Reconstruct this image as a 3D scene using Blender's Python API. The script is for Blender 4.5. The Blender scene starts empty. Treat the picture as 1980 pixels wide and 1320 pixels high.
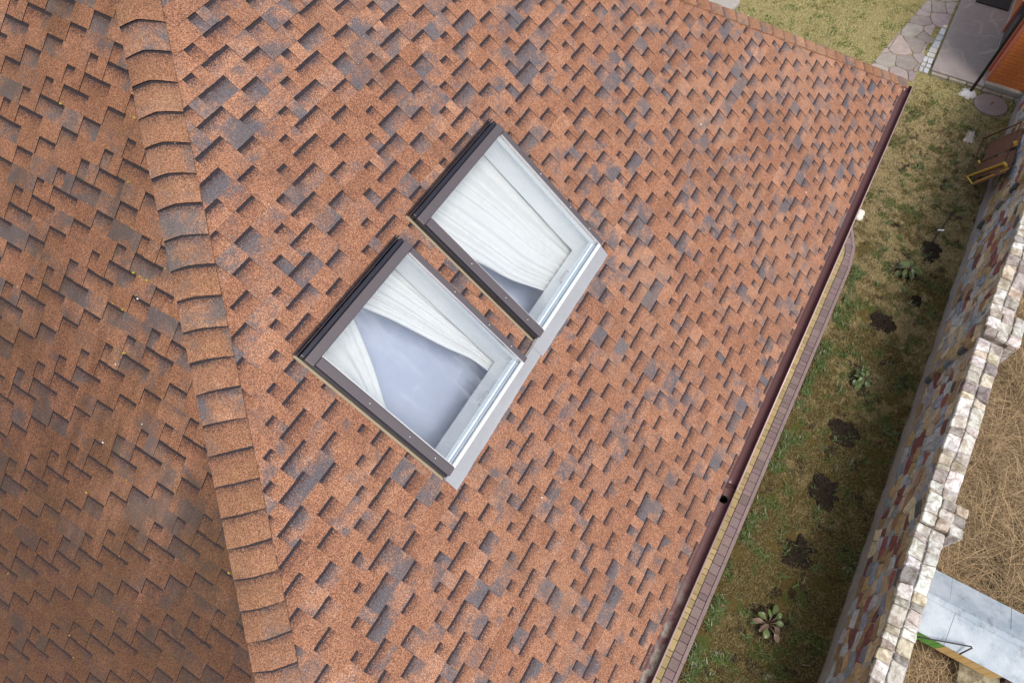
import bpy, bmesh, math, random
import numpy as np
from mathutils import Vector, Matrix, noise as mnoise
random.seed(11); rng = np.random.default_rng(5)
SC = bpy.context.scene; COL = SC.collection

# ------------------------------------------------------------------ helpers
def W(u, m, z=0.0):
    """Building frame: u along the eave, m outward from the roof, z above the lawn."""
    return Vector((u, -m, z))
def link(o, parent=None):
    COL.objects.link(o)
    if parent: o.parent = parent
    return o
def tag(o, label=None, cat=None, group=None, kind=None):
    for k, v in (('label', label), ('category', cat), ('group', group), ('kind', kind)):
        if v: o[k] = v
    return o
def thing(name, label, cat, loc=(0, 0, 0), group=None):
    o = bpy.data.objects.new(name, None); o.empty_display_size = .1; o.location = loc
    link(o); return tag(o, label, cat, group)
def obj(name, verts, faces, mats, parent=None, smooth=False, fattr=None, uv=None, midx=None, vattr=None):
    me = bpy.data.meshes.new(name)
    me.from_pydata([tuple(v) for v in verts], [], faces)
    for m in (mats if isinstance(mats, (list, tuple)) else [mats]): me.materials.append(m)
    if fattr is not None:
        a = me.attributes.new('pc', 'FLOAT_COLOR', 'FACE')
        a.data.foreach_set('color', np.array(fattr, np.float32).ravel())
    if uv is not None:
        l = me.uv_layers.new(name='UVMap'); l.data.foreach_set('uv', np.array(uv, np.float32).ravel())
    if midx is not None: me.polygons.foreach_set('material_index', np.array(midx, np.int32))
    if smooth: me.polygons.foreach_set('use_smooth', [True] * len(me.polygons))
    me.update()
    o = bpy.data.objects.new(name, me); link(o)
    if parent:
        o.parent = parent
        if parent.type == 'EMPTY': o.matrix_parent_inverse = Matrix.Translation(-Vector(parent.location))   # mesh parts sit at the world origin
    return o
class MB:
    """Collects shapes for ONE mesh."""
    def __init__(s): s.v = []; s.f = []; s.a = []; s.cut = []
    def add(s, vs, fs, a=(1, 1, 1, 1)):
        b = len(s.v); s.cut.append((b, len(s.f))); s.v += [Vector(v) for v in vs]
        s.f += [[i + b for i in f] for f in fs]; s.a += [a] * len(fs)
    def hexa(s, c, a=(1, 1, 1, 1)):
        s.add(c, [(0, 3, 2, 1), (4, 5, 6, 7), (0, 1, 5, 4), (1, 2, 6, 5), (2, 3, 7, 6), (3, 0, 4, 7)], a)
    def bevbox(s, P, x0, x1, y0, y1, z0, z1, b=.004, a=(1, 1, 1, 1)):
        bm = bmesh.new(); bmesh.ops.create_cube(bm, size=1)
        for v in bm.verts:
            v.co = Vector((x0 + (v.co.x + .5) * (x1 - x0), y0 + (v.co.y + .5) * (y1 - y0), z0 + (v.co.z + .5) * (z1 - z0)))
        if b > 0: bmesh.ops.bevel(bm, geom=bm.edges[:], offset=min(b, .45 * min(abs(x1 - x0), abs(y1 - y0), abs(z1 - z0))), segments=2, affect='EDGES', profile=.6)
        bm.verts.index_update()
        s.add([P(*v.co) for v in bm.verts], [[v.index for v in f.verts] for f in bm.faces], a); bm.free()
    def tube(s, pts, r, n=8, a=(1, 1, 1, 1), cap=True):
        pts = [Vector(p) for p in pts]; rings = []
        up = Vector((.13, .27, 1)).normalized()
        for i, p in enumerate(pts):
            t = (pts[min(i + 1, len(pts) - 1)] - pts[max(i - 1, 0)]).normalized()
            x = t.cross(up if abs(t.dot(up)) < .95 else Vector((1, 0, 0))).normalized(); y = t.cross(x)
            rr = r[i] if isinstance(r, (list, tuple)) else r
            rings.append([p + x * (rr * math.cos(k * 2 * math.pi / n)) + y * (rr * math.sin(k * 2 * math.pi / n)) for k in range(n)])
        vs = [q for R in rings for q in R]; fs = []
        for i in range(len(pts) - 1):
            for k in range(n):
                k2 = (k + 1) % n; fs.append((i * n + k, i * n + k2, (i + 1) * n + k2, (i + 1) * n + k))
        if cap: fs += [tuple(range(n))[::-1], tuple((len(pts) - 1) * n + k for k in range(n))]
        s.add(vs, fs, a)
    def lathe(s, c, prof, n=32, a=(1, 1, 1, 1), ex=1.0, rot=0):
        vs = []; fs = []
        for r, z in prof:
            for k in range(n):
                t = 2 * math.pi * k / n; x = r * math.cos(t) * ex; y = r * math.sin(t)
                vs.append(Vector(c) + Vector((x * math.cos(rot) - y * math.sin(rot), x * math.sin(rot) + y * math.cos(rot), z)))
        for i in range(len(prof) - 1):
            for k in range(n):
                k2 = (k + 1) % n; fs.append((i * n + k, i * n + k2, (i + 1) * n + k2, (i + 1) * n + k))
        fs.append(tuple((len(prof) - 1) * n + k for k in range(n)))
        s.add(vs, fs, a)
    def build(s, name, mats, parent=None, smooth=False):
        return obj(name, s.v, s.f, mats, parent, smooth, fattr=s.a)
    def each(s, name, mats, parent=None, smooth=False):
        """One object per shape added."""
        out = []
        for k, (v0, f0) in enumerate(s.cut):
            v1, f1 = s.cut[k + 1] if k + 1 < len(s.cut) else (len(s.v), len(s.f))
            out.append(obj(name, s.v[v0:v1], [[i - v0 for i in f] for f in s.f[f0:f1]], mats, parent, smooth, fattr=s.a[f0:f1]))
        return out

# ------------------------------------------------------------------ node helpers
class NT:
    def __init__(s, name):
        s.m = bpy.data.materials.new(name); s.m.use_nodes = True; s.t = s.m.node_tree; s.t.nodes.clear()
        s.out = s.t.nodes.new('ShaderNodeOutputMaterial')
    def n(s, typ, ins=None, **props):
        nd = s.t.nodes.new('ShaderNode' + typ)
        for k, v in props.items(): setattr(nd, k, v)
        for k, v in (ins or {}).items(): s.set(nd.inputs[k], v)
        return nd
    def set(s, sock, v):
        if isinstance(v, bpy.types.NodeSocket): s.t.links.new(v, sock)
        elif isinstance(v, bpy.types.Node): s.t.links.new(v.outputs[0], sock)
        else:
            if sock.type == 'RGBA' and len(v) == 3: v = (*v, 1)
            sock.default_value = v
    def math(s, op, a, b=0.0, c=None, clamp=False):
        nd = s.n('Math', operation=op, use_clamp=clamp); s.set(nd.inputs[0], a); s.set(nd.inputs[1], b)
        if c is not None: s.set(nd.inputs[2], c)
        return nd.outputs[0]
    def mix(s, f, a, b, blend='MIX'):
        nd = s.n('Mix', data_type='RGBA', blend_type=blend); s.set(nd.inputs[0], f); s.set(nd.inputs[6], a); s.set(nd.inputs[7], b)
        return nd.outputs[2]
    def ramp(s, f, stops, interp='LINEAR'):
        nd = s.n('ValToRGB'); s.set(nd.inputs[0], f); r = nd.color_ramp; r.interpolation = interp
        while len(r.elements) < len(stops): r.elements.new(.5)
        for e, (p, c) in zip(r.elements, stops): e.position = p; e.color = (*c, 1) if len(c) == 3 else c
        return nd.outputs[0]
    def step(s, v, lo, hi):
        nd = s.n('MapRange', interpolation_type='SMOOTHSTEP'); s.set(nd.inputs[0], v); s.set(nd.inputs[1], lo); s.set(nd.inputs[2], hi)
        return nd.outputs[0]
    def noise(s, scale, detail=3, rough=.55, vec=None, out=0, dist=0.0):
        nd = s.n('TexNoise', {'Scale': scale, 'Detail': detail, 'Roughness': rough, 'Distortion': dist})
        s.set(nd.inputs['Vector'], vec if vec is not None else s.pos())
        return nd.outputs[out]
    def voro(s, scale, vec=None, feature='F1', out='Color'):
        nd = s.n('TexVoronoi', {'Scale': scale}, feature=feature); s.set(nd.inputs['Vector'], vec if vec is not None else s.pos())
        return nd.outputs[out]
    def pos(s):
        if not hasattr(s, '_p'): s._p = s.n('NewGeometry').outputs['Position']
        return s._p
    def sep(s, c):
        nd = s.n('SeparateColor'); s.set(nd.inputs[0], c); return nd.outputs
    def attr(s, name='pc'): return s.n('Attribute', attribute_name=name).outputs['Color']
    def bump(s, h, strength=.4, dist=.01):
        return s.n('Bump', {'Height': h, 'Strength': strength, 'Distance': dist}).outputs[0]
    def bsdf(s, col, rough=.8, metal=0.0, normal=None, spec=.5, **kw):
        b = s.n('BsdfPrincipled', {'Base Color': col, 'Roughness': rough, 'Metallic': metal, 'Specular IOR Level': spec})
        if normal is not None: s.set(b.inputs['Normal'], normal)
        for k, v in kw.items(): s.set(b.inputs[k], v)
        return s.done(b)
    def done(s, sh):
        s.set(s.out.inputs[0], sh); return s.m

def simple(name, col, rough=.6, metal=0.0, var=.12, scale=8, bump=0.0, spec=.5):
    t = NT(name); n = t.noise(scale, 4); f = t.noise(scale * 9, 2)
    c = t.mix(t.math('MULTIPLY', n, 1.0), [max(0, x * (1 - var * 1.6)) for x in col], [min(1, x * (1 + var)) for x in col])
    c = t.mix(.25, c, t.mix(f, [x * .7 for x in col], [min(1, x * 1.25) for x in col]))
    nm = t.bump(f, bump, .01) if bump else None
    r = t.math('ADD', t.math('MULTIPLY', n, .25), rough - .12)
    return t.bsdf(c, r, metal, nm, spec)

# ------------------------------------------------------------------ materials
def shingle_mat(name, moss=0.0, dirt_shade=0.0, band=1.0):
    t = NT(name); a = t.sep(t.attr()); uv = t.n('SeparateXYZ'); t.set(uv.inputs[0], t.n('UVMap').outputs[0])
    v0 = uv.outputs[1]; v = t.math('MULTIPLY', v0, band)
    g = t.sep(t.voro(205)); g1, g2, g3 = g[0], g[1], g[2]
    off = t.n('VectorMath', operation='SCALE'); t.set(off.inputs[0], t.attr()); off.inputs['Scale'].default_value = 23.0
    pv = t.n('VectorMath', operation='ADD'); t.set(pv.inputs[0], t.pos()); t.set(pv.inputs[1], off.outputs[0])
    lown = t.noise(2.2, 3, .6, vec=pv.outputs[0])
    patch = t.noise(3.4, 4, .6, vec=pv.outputs[0], dist=.3)
    gg = t.math('ADD', t.math('MULTIPLY', g1, .92), t.math('MULTIPLY', t.math('SUBTRACT', lown, .5), .5), clamp=True)
    gg = t.math('ADD', gg, t.math('MULTIPLY', t.math('SUBTRACT', a[1], .5), .16), clamp=True)
    gg = t.math('ADD', gg, t.math('MULTIPLY', t.math('SUBTRACT', a[0], .5), .10), clamp=True)
    col = t.ramp(gg, [(0, (.10, .046, .031)), (.25, (.21, .092, .055)), (.6, (.345, .160, .092)), (.85, (.46, .242, .150)), (1, (.57, .36, .25))])
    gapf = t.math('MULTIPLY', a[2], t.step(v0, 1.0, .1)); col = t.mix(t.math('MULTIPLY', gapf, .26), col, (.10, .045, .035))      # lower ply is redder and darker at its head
    sl = t.ramp(g2, [(0, (.038, .047, .061)), (.6, (.074, .090, .115)), (1, (.15, .155, .17))])
    pm = t.math('ADD', patch, t.math('MULTIPLY', t.math('SUBTRACT', g3, .5), .16))
    pm = t.math('ADD', pm, t.math('MULTIPLY', t.math('SUBTRACT', a[0], .5), .14))
    pm = t.math('ADD', pm, t.math('MULTIPLY', t.math('SUBTRACT', a[1], .5), .26))
    pm = t.step(pm, .51, .70)
    col = t.mix(t.math('MULTIPLY', pm, .84), col, sl)
    stv = t.n('Mapping', {'Scale': (3.2, .45, .45)}); t.set(stv.inputs[0], t.pos()); stn = t.noise(1.0, 4, .6, vec=stv.outputs[0])
    col = t.mix(t.math('MULTIPLY', t.step(stn, .50, .72), .30), col, (.10, .066, .052)); col = t.mix(t.math('MULTIPLY', t.step(t.noise(.55, 3), .5, .7), .14), col, (.50, .33, .23))      # run-off streaks and bleaching
    # the printed dark band of granules below each course, ragged lower edge
    d = t.math('SUBTRACT', 1.0, t.math('MULTIPLY', t.math('SUBTRACT', v, .10), 1.2), clamp=True)
    d = t.math('MULTIPLY', t.math('POWER', d, 1.9), .90)
    d = t.math('MULTIPLY', t.math('ADD', d, t.step(v, .19, .15)), a[2])
    gj = t.math('ADD', t.math('MULTIPLY', g3, .8), t.math('MULTIPLY', t.noise(40, 2), .2))
    dm = t.step(t.math('SUBTRACT', d, gj), -.06, .08)
    col = t.mix(dm, col, t.mix(t.step(v, .15, .24), t.mix(g1, (.014, .011, .015), (.05, .04, .046)), t.mix(g1, (.03, .02, .022), (.12, .065, .055))))
    if dirt_shade:
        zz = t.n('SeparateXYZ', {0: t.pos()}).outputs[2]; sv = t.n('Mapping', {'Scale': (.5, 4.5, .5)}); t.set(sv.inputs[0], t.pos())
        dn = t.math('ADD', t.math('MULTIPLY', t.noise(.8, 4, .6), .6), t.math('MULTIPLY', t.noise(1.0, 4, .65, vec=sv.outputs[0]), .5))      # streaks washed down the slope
        dn = t.math('ADD', t.math('ADD', dn, t.math('MULTIPLY', t.step(zz, 6.6, 3.9), .36)), t.math('MULTIPLY', g2, .10))  # vignette shade painted in with the dirt: darker towards the slope's foot
        col = t.mix(t.math('MULTIPLY', t.math('MULTIPLY', t.step(dn, .56, .84), dirt_shade), t.math('SUBTRACT', 1, t.math('MULTIPLY', dm, .8))), col, t.mix(.5, t.mix(1, col, (.46, .40, .39), 'MULTIPLY'), t.mix(g1, (.024, .014, .013), (.105, .056, .044))))
        col = t.mix(.85, col, (.80, .73, .70), 'MULTIPLY')      # grime and the slope's shade, both put into its colour
    if moss:     # lichen: scattered yellow green specks, denser towards the butts
        mn = t.math('ADD', t.math('MULTIPLY', t.noise(1.6, 4, .6), .9), t.math('MULTIPLY', t.step(v, .6, 1.0), .07))
        mm = t.step(t.math('SUBTRACT', t.math('ADD', mn, .08), t.math('MULTIPLY', g2, .62)), .16, .30)
        col = t.mix(t.math('MULTIPLY', t.math('MULTIPLY', mm, moss), t.math('SUBTRACT', 1, t.math('MULTIPLY', dm, .75))), col, t.mix(g3, (.085, .058, .018), (.25, .165, .045)))
        sp = t.noise(26, 2, .5); col = t.mix(t.math('MULTIPLY', t.step(t.math('ADD', sp, t.math('MULTIPLY', mn, .25)), .90, .95), .8), col, (.42, .30, .04))
    col = t.mix(t.step(a[2], 1.4, 1.6), col, (.012, .010, .011))      # cut edges show the asphalt
    return t.bsdf(col, .93, 0, t.bump(t.math('ADD', g1, t.math('MULTIPLY', g2, .5)), .35, .004), .25)
M = {}
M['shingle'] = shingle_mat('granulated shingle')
M['shingle_moss_shade'] = shingle_mat('mossy shaded granulated shingle', .20, .90)
M['shingle_cap'] = shingle_mat('hip shingle', .22, 0, 1.9)
M['cover'] = simple('brown coated aluminium', (.095, .080, .088), .48, .2, .06, 3)
M['rubber'] = simple('black rubber seal', (.014, .014, .024), .3, 0, .2, 6)
M['whitepaint'] = simple('white lacquer', (.92, .93, .935), .35, 0, .03, 3)
M['bead'] = simple('bright bead', (.72, .66, .64), .22, .9, .05, 3)
M['sashgrey'] = simple('blue grey gasket', (.34, .40, .48), .35, 0, .08, 3)
M['flash'] = simple('grey aluminium flashing', (.43, .43, .45), .42, .55, .10, 2.2)
M['lavender'] = simple('lavender sky reflection', (.41, .45, .59), .8, 0, .04, 1)  # sky reflection in the panes painted into the room colour
M['gutter'] = simple('brown gutter', (.105, .045, .045), .33, .15, .12, 5)
M['gutterlip'] = simple('highlighted gutter bead', (.50, .34, .33), .35, .2, .06, 5)  # highlight on the curled bead painted as a pale base colour
M['dark'] = simple('dark void', (.006, .006, .007), .7)
M['plaster'] = simple('cream plaster', (.58, .53, .44), .85, 0, .08, 4)
M['soffit'] = simple('brown boards', (.10, .055, .04), .6, 0, .15, 6)
M['screw'] = simple('screw steel', (.75, .75, .75), .3, .9)
M['steelrod'] = simple('dark iron', (.022, .016, .016), .45, .4)
M['concrete'] = simple('rough concrete', (.36, .33, .30), .9, 0, .2, 9, .5)
M['yellowpaint'] = simple('chipped yellow paint', (.55, .33, .03), .55, 0, .25, 14)
t = NT('glass pane'); fr = t.n('Fresnel', {'IOR': 1.9}); fr = t.math('MULTIPLY', fr, t.math('SUBTRACT', 1.0, t.n('NewGeometry').outputs['Backfacing']))      # reflect once, at the outer face

gl = t.n('BsdfGlossy', {'Color': (1, 1, 1, 1), 'Roughness': .02}); tr = t.n('BsdfTransparent', {'Color': (.97, .985, .99, 1)})
mx = t.n('MixShader'); t.set(mx.inputs[0], fr); t.set(mx.inputs[1], tr); t.set(mx.inputs[2], gl)
mp = t.n('Mapping', {'Scale': (9, 1.5, 1.5)}); t.set(mp.inputs[0], t.pos())      # dust film and run marks
du_ = t.math('MULTIPLY', t.math('ADD', t.step(t.noise(1, 5, .7, vec=mp.outputs[0]), .48, .75), t.step(t.noise(5, 5, .7), .5, .8)), .055)
dd = t.n('BsdfDiffuse', {'Color': (.75, .74, .72, 1)}); m3 = t.n('MixShader'); t.set(m3.inputs[0], du_); t.set(m3.inputs[1], mx); t.set(m3.inputs[2], dd); M['glass'] = t.done(m3)
t = NT('sheer curtain'); n = t.noise(14, 3)
c = t.mix(n, (.90, .89, .88), (.96, .96, .95)); df = t.n('BsdfDiffuse'); t.set(df.inputs[0], c); tl = t.n('BsdfTranslucent'); t.set(tl.inputs[0], c)
m1 = t.n('MixShader', {0: .4}); t.set(m1.inputs[1], df); t.set(m1.inputs[2], tl); tp = t.n('BsdfTransparent')
m2 = t.n('MixShader', {0: .22}); t.set(m2.inputs[1], m1); t.set(m2.inputs[2], tp); M['curtain'] = t.done(m2)
# gutter with silt
t = NT('silted gutter'); n = t.noise(9, 4, .6); z = t.n('SeparateXYZ'); t.set(z.inputs[0], t.pos())
k = t.math('MULTIPLY', t.step(n, .40, .62), t.step(z.outputs[2], 2.925, 2.875))
sl_ = t.step(z.outputs[0], 2.3, 1.1)
M['gutter_silt'] = t.bsdf(t.mix(t.math('MULTIPLY', k, t.math('ADD', .06, t.math('MULTIPLY', sl_, .75))), (.105, .045, .045), t.mix(t.noise(60, 2), (.16, .15, .11), (.42, .38, .32))), .42, .1)
# per-stone colour
def stone_mat(name, rough=.8, nz=.5, scale=14, bump=.6, stain=0.0):
    t = NT(name); c = t.attr(); n = t.noise(scale, 5, .65); n2 = t.noise(scale * 4, 3)
    c = t.mix(nz, c, t.mix(n, (.10, .09, .09), (.95, .93, .9)), 'OVERLAY')
    c = t.mix(.22, c, t.mix(n2, (.2, .18, .16), (.8, .78, .75)), 'SOFT_LIGHT')
    if stain: c = t.mix(stain, c, t.mix(t.step(t.noise(scale * .8, 5, .7, dist=.6), .38, .62), (.36, .29, .24), (1, 1, 1)), 'MULTIPLY')
    return t.bsdf(c, rough, 0, t.bump(t.math('ADD', n, t.math('MULTIPLY', n2, .4)), bump, .012), .35)
M['stone'] = stone_mat('wall stone', .6, .55, 14, .7, .45)
M['coping'] = stone_mat('coping stone', .75, .6, 11, .8, .75)
M['paver'] = stone_mat('concrete paver', .85, .4, 30, .35)
M['flag'] = stone_mat('flagstone', .7, .5, 7, .4)
t = NT('mortar'); n = t.noise(16, 4, .65); n2 = t.noise(1.3, 3)
M['mortar'] = t.bsdf(t.mix(n2, t.mix(n, (.26, .24, .25), (.44, .41, .42)), t.mix(n, (.32, .28, .25), (.50, .45, .41))), .9, 0, t.bump(n, .5, .01), .3)
# terrace of stamped stone with pale veins
t = NT('terrace stone'); vd = t.voro(1.55, feature='DISTANCE_TO_EDGE', out='Distance', vec=t.n('VectorMath', {0: t.pos(), 1: t.n('VectorMath', {0: t.noise(2.5, 3, out=1), 1: (.4, .4, 0)}, operation='MULTIPLY').outputs[0]}, operation='ADD').outputs[0])
n = t.noise(5, 5, .65); n3 = t.noise(30, 3)
vein = t.math('MULTIPLY', t.step(vd, .055, .0), t.step(t.noise(1.7, 2), .40, .62))
c = t.mix(n, (.21, .175, .165), (.34, .29, .275)); c = t.mix(t.math('MULTIPLY', vein, .55), c, (.50, .44, .36)); c = t.mix(.25, c, t.mix(n3, (.18, .15, .145), (.42, .37, .35)))
M['terrace'] = t.bsdf(c, .62, 0, t.bump(t.math('ADD', n, t.math('MULTIPLY', n3, .4)), .3, .01), .35)
# brick: courses run along m, stacked in z
t = NT('orange brick'); sx = t.n('SeparateXYZ'); t.set(sx.inputs[0], t.pos()); cb = t.n('CombineXYZ')
t.set(cb.inputs[0], t.math('ADD', sx.outputs[0], sx.outputs[1])); t.set(cb.inputs[1], sx.outputs[2])
br = t.n('TexBrick', {'Scale': 1.0, 'Mortar Size': .006, 'Brick Width': .26, 'Row Height': .078, 'Color1': (.64, .19, .04, 1), 'Color2': (.54, .14, .03, 1), 'Mortar': (.22, .085, .05, 1), 'Bias': -.2})
t.set(br.inputs['Vector'], cb.outputs[0]); n = t.noise(18, 4)
M['brick'] = t.bsdf(t.mix(.35, br.outputs[0], t.mix(n, (.36, .09, .025), (.66, .23, .07))), .55, 0, t.bump(t.math('SUBTRACT', n, br.outputs[1]), .4, .01), .4)
M['orangepaint'] = simple('salmon orange trim', (.48, .14, .085), .5, 0, .1, 4)
# turf
def turf(name, ground):
    t = NT(name); p = t.pos(); s = t.n('SeparateXYZ'); t.set(s.inputs[0], p)
    big = t.noise(1.1, 4, .6); mid = t.noise(4.2, 5, .68); fine = t.noise(26, 3, .6)
    north = t.step(s.outputs[0], 13.5, 15.5); along = t.step(s.outputs[0], 1.0, 14.0)  # along paints the lens darkening of the near lawn into its colour
    straw = t.mix(along, t.mix(fine, (.13, .095, .03), (.40, .30, .13)), t.mix(fine, (.26, .195, .075), (.66, .52, .28))); green = t.mix(fine, (.035, .058, .009), (.15, .20, .045)); olive = t.mix(fine, (.07, .055, .014), (.23, .17, .05))
    f = t.math('ADD', t.math('MULTIPLY', big, .5), t.math('MULTIPLY', mid, .5))
    c = t.mix(t.step(t.math('ADD', f, t.math('MULTIPLY', along, .13)), .54, .62), olive, straw)
    c = t.mix(t.step(t.noise(2.6, 5, .66), .53, .60), c, green)
    c = t.mix(t.math('MULTIPLY', north, t.step(fine, .42, .6)), c, t.mix(mid, (.32, .37, .07), (.84, .74, .38)))
    hole = t.step(t.math('ADD', t.noise(3.4, 5, .7), t.math('MULTIPLY', north, -.12)), .555, .64)
    soil = t.mix(t.noise(45, 3), (.010, .007, .004), (.060, .038, .022))
    c = t.mix(hole, c, soil)
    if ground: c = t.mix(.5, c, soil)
    else:
        a = t.sep(t.attr()); c = t.mix(a[0], t.mix(.74, c, (0, 0, 0)), t.mix(.12, c, (1, .9, .6), 'ADD')); c = t.mix(t.math('MULTIPLY', a[1], .35), c, straw)
    return t.bsdf(c, .95, 0, t.bump(t.math('ADD', fine, mid), .8, .03) if ground else None, .12)
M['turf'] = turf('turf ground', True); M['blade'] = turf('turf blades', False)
t = NT('bare soil'); n = t.noise(30, 4, .7); M['soil'] = t.bsdf(t.mix(n, (.006, .005, .004), (.066, .047, .034)), .95, 0, t.bump(n, 1.0, .03), .15)
def straw_mat(name, ground):
    t = NT(name); f = t.noise(20, 3); b = t.noise(1.6, 4, .6)
    c = t.mix(f, (.20, .125, .055), (.46, .32, .17)); c = t.mix(t.step(b, .54, .66), c, t.mix(f, (.045, .05, .012), (.14, .14, .04)))
    if ground: c = t.mix(.8, c, t.mix(f, (.016, .010, .005), (.075, .048, .022)))  # ground darkened to paint in the shadows between the stalks
    else:
        a = t.sep(t.attr()); c = t.mix(a[0], t.mix(.88, c, (.030, .019, .010)), (.62, .44, .25))
    return t.bsdf(c, .8, 0, None, .25)
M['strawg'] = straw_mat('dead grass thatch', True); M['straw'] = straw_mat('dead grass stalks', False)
def leaf_mat(name, c0, c1):
    t = NT(name); a = t.sep(t.attr()); n = t.noise(20, 3)
    c = t.mix(a[0], c0, c1); c = t.mix(t.math('MULTIPLY', t.step(a[1], .78, .85), .8), c, (.26, .13, .12)); c = t.mix(.2, c, t.mix(n, (.02, .03, .01), (.3, .35, .15)))
    return t.bsdf(c, .38, 0, None, .5)
M['leaf'] = leaf_mat('leathery leaf', (.035, .065, .018), (.14, .19, .06)); M['weed'] = leaf_mat('fresh weed', (.03, .058, .010), (.10, .155, .032))
t = NT('rusty sheet'); n = t.noise(4, 5, .65); n2 = t.noise(26, 3)
M['rust'] = t.bsdf(t.mix(n2, t.mix(n, (.045, .018, .013), (.19, .070, .042)), t.mix(n, (.075, .028, .022), (.17, .062, .045))), .45, .2, None, .5)
t = NT('galvanised sheet'); n = t.noise(2.3, 5, .62); n2 = t.noise(17, 4, .7); n3 = t.voro(22)
M['galv'] = t.bsdf(t.mix(t.step(n, .35, .65), t.mix(t.step(t.noise(6, 5, .7), .5, .68), t.mix(n2, (.19, .235, .285), (.32, .37, .42)), (.13, .15, .17)), t.mix(n2, (.30, .34, .385), (.46, .49, .52))), .55, .1, t.bump(n2, .15, .01), .5)
def plank(name, c):
    t = NT(name); w = t.n('TexNoise', {'Scale': 6.0, 'Detail': 4.0}); mp = t.n('Mapping', {'Scale': (1, 6, 1)}); t.set(mp.inputs[0], t.pos()); t.set(w.inputs[0], mp.outputs[0])
    return t.bsdf(t.mix(w.outputs[0], [x * .72 for x in c], [min(1, x * 1.2) for x in c]), .5, 0, None, .4)
M['green'] = plank('green paint', (.13, .33, .06)); M['yellow'] = plank('pale yellow wood', (.62, .40, .16))
M['white'] = simple('white ceramic', (.80, .77, .64), .4, 0, .08, 12)
M['lidstone'] = simple('purple grey concrete lid', (.25, .195, .19), .75, 0, .22, 9, .5)

# ------------------------------------------------------------------ roof
class Slope:
    def __init__(s, O, ad, sd):
        s.O = Vector(O); s.ad = Vector(ad); s.sd = Vector(sd); s.n = s.ad.cross(s.sd); s.flip = s.n.z < 0
        if s.flip: s.n = -s.n
    def P(s, a, d, w=0.0): return s.O + s.ad * a + s.sd * d + s.n * w
CA, SA = .7778, .6285
MAIN = Slope((0, 3.1425, 6.111), (1, 0, 0), (0, -CA, -SA))
LEFT = Slope((1.0099, 0, 6.111), (0, -1, 0), (-.7893, 0, -.6141))
AP = (3.499, 5.5395, 8.048); KL, TL = .963, .778
RIGHT = Slope(AP, (0, 1, 0), (.8108, 0, -.5854))
BACK = Slope(AP, (-1, 0, 0), (0, CA, -SA))
# hips in plan: half planes  ca*x + cb*y + cc >= 0 keeps the slope's own side
K = .8937
H_L = (KL, -1, 2.170)           # main side of the left front hip  
H_R = (-K, -1, AP[1] + K * AP[0])   # main side of the right front hip
H_LB = (KL, 1, -(KL * AP[0] + AP[1]))     # back side of the left back hip
H_RB = (-K, 1, -AP[1] + K * AP[0])
neg = lambda h: tuple(-x for x in h)
def clip(poly, A, B, C):
    out = []
    for i, p in enumerate(poly):
        q = poly[(i + 1) % len(poly)]; dp = A * p[0] + B * p[1] + C; dq = A * q[0] + B * q[1] + C
        if dp >= 0: out.append(p)
        if (dp >= 0) != (dq >= 0):
            f = dp / (dp - dq); out.append((p[0] + f * (q[0] - p[0]), p[1] + f * (q[1] - p[1])))
    return out
def plan_to_slope(S, h):
    A, B, C = h
    return (A * S.ad.x + B * S.ad.y, A * S.sd.x + B * S.sd.y, A * S.O.x + B * S.O.y + C)
PER = 1.0975
CUTS = [(0, .174, 1), (.174, .4515, 0), (.4515, .538, 1), (.538, .635, 0), (.635, .90, 1), (.90, PER, 0)]
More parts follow.
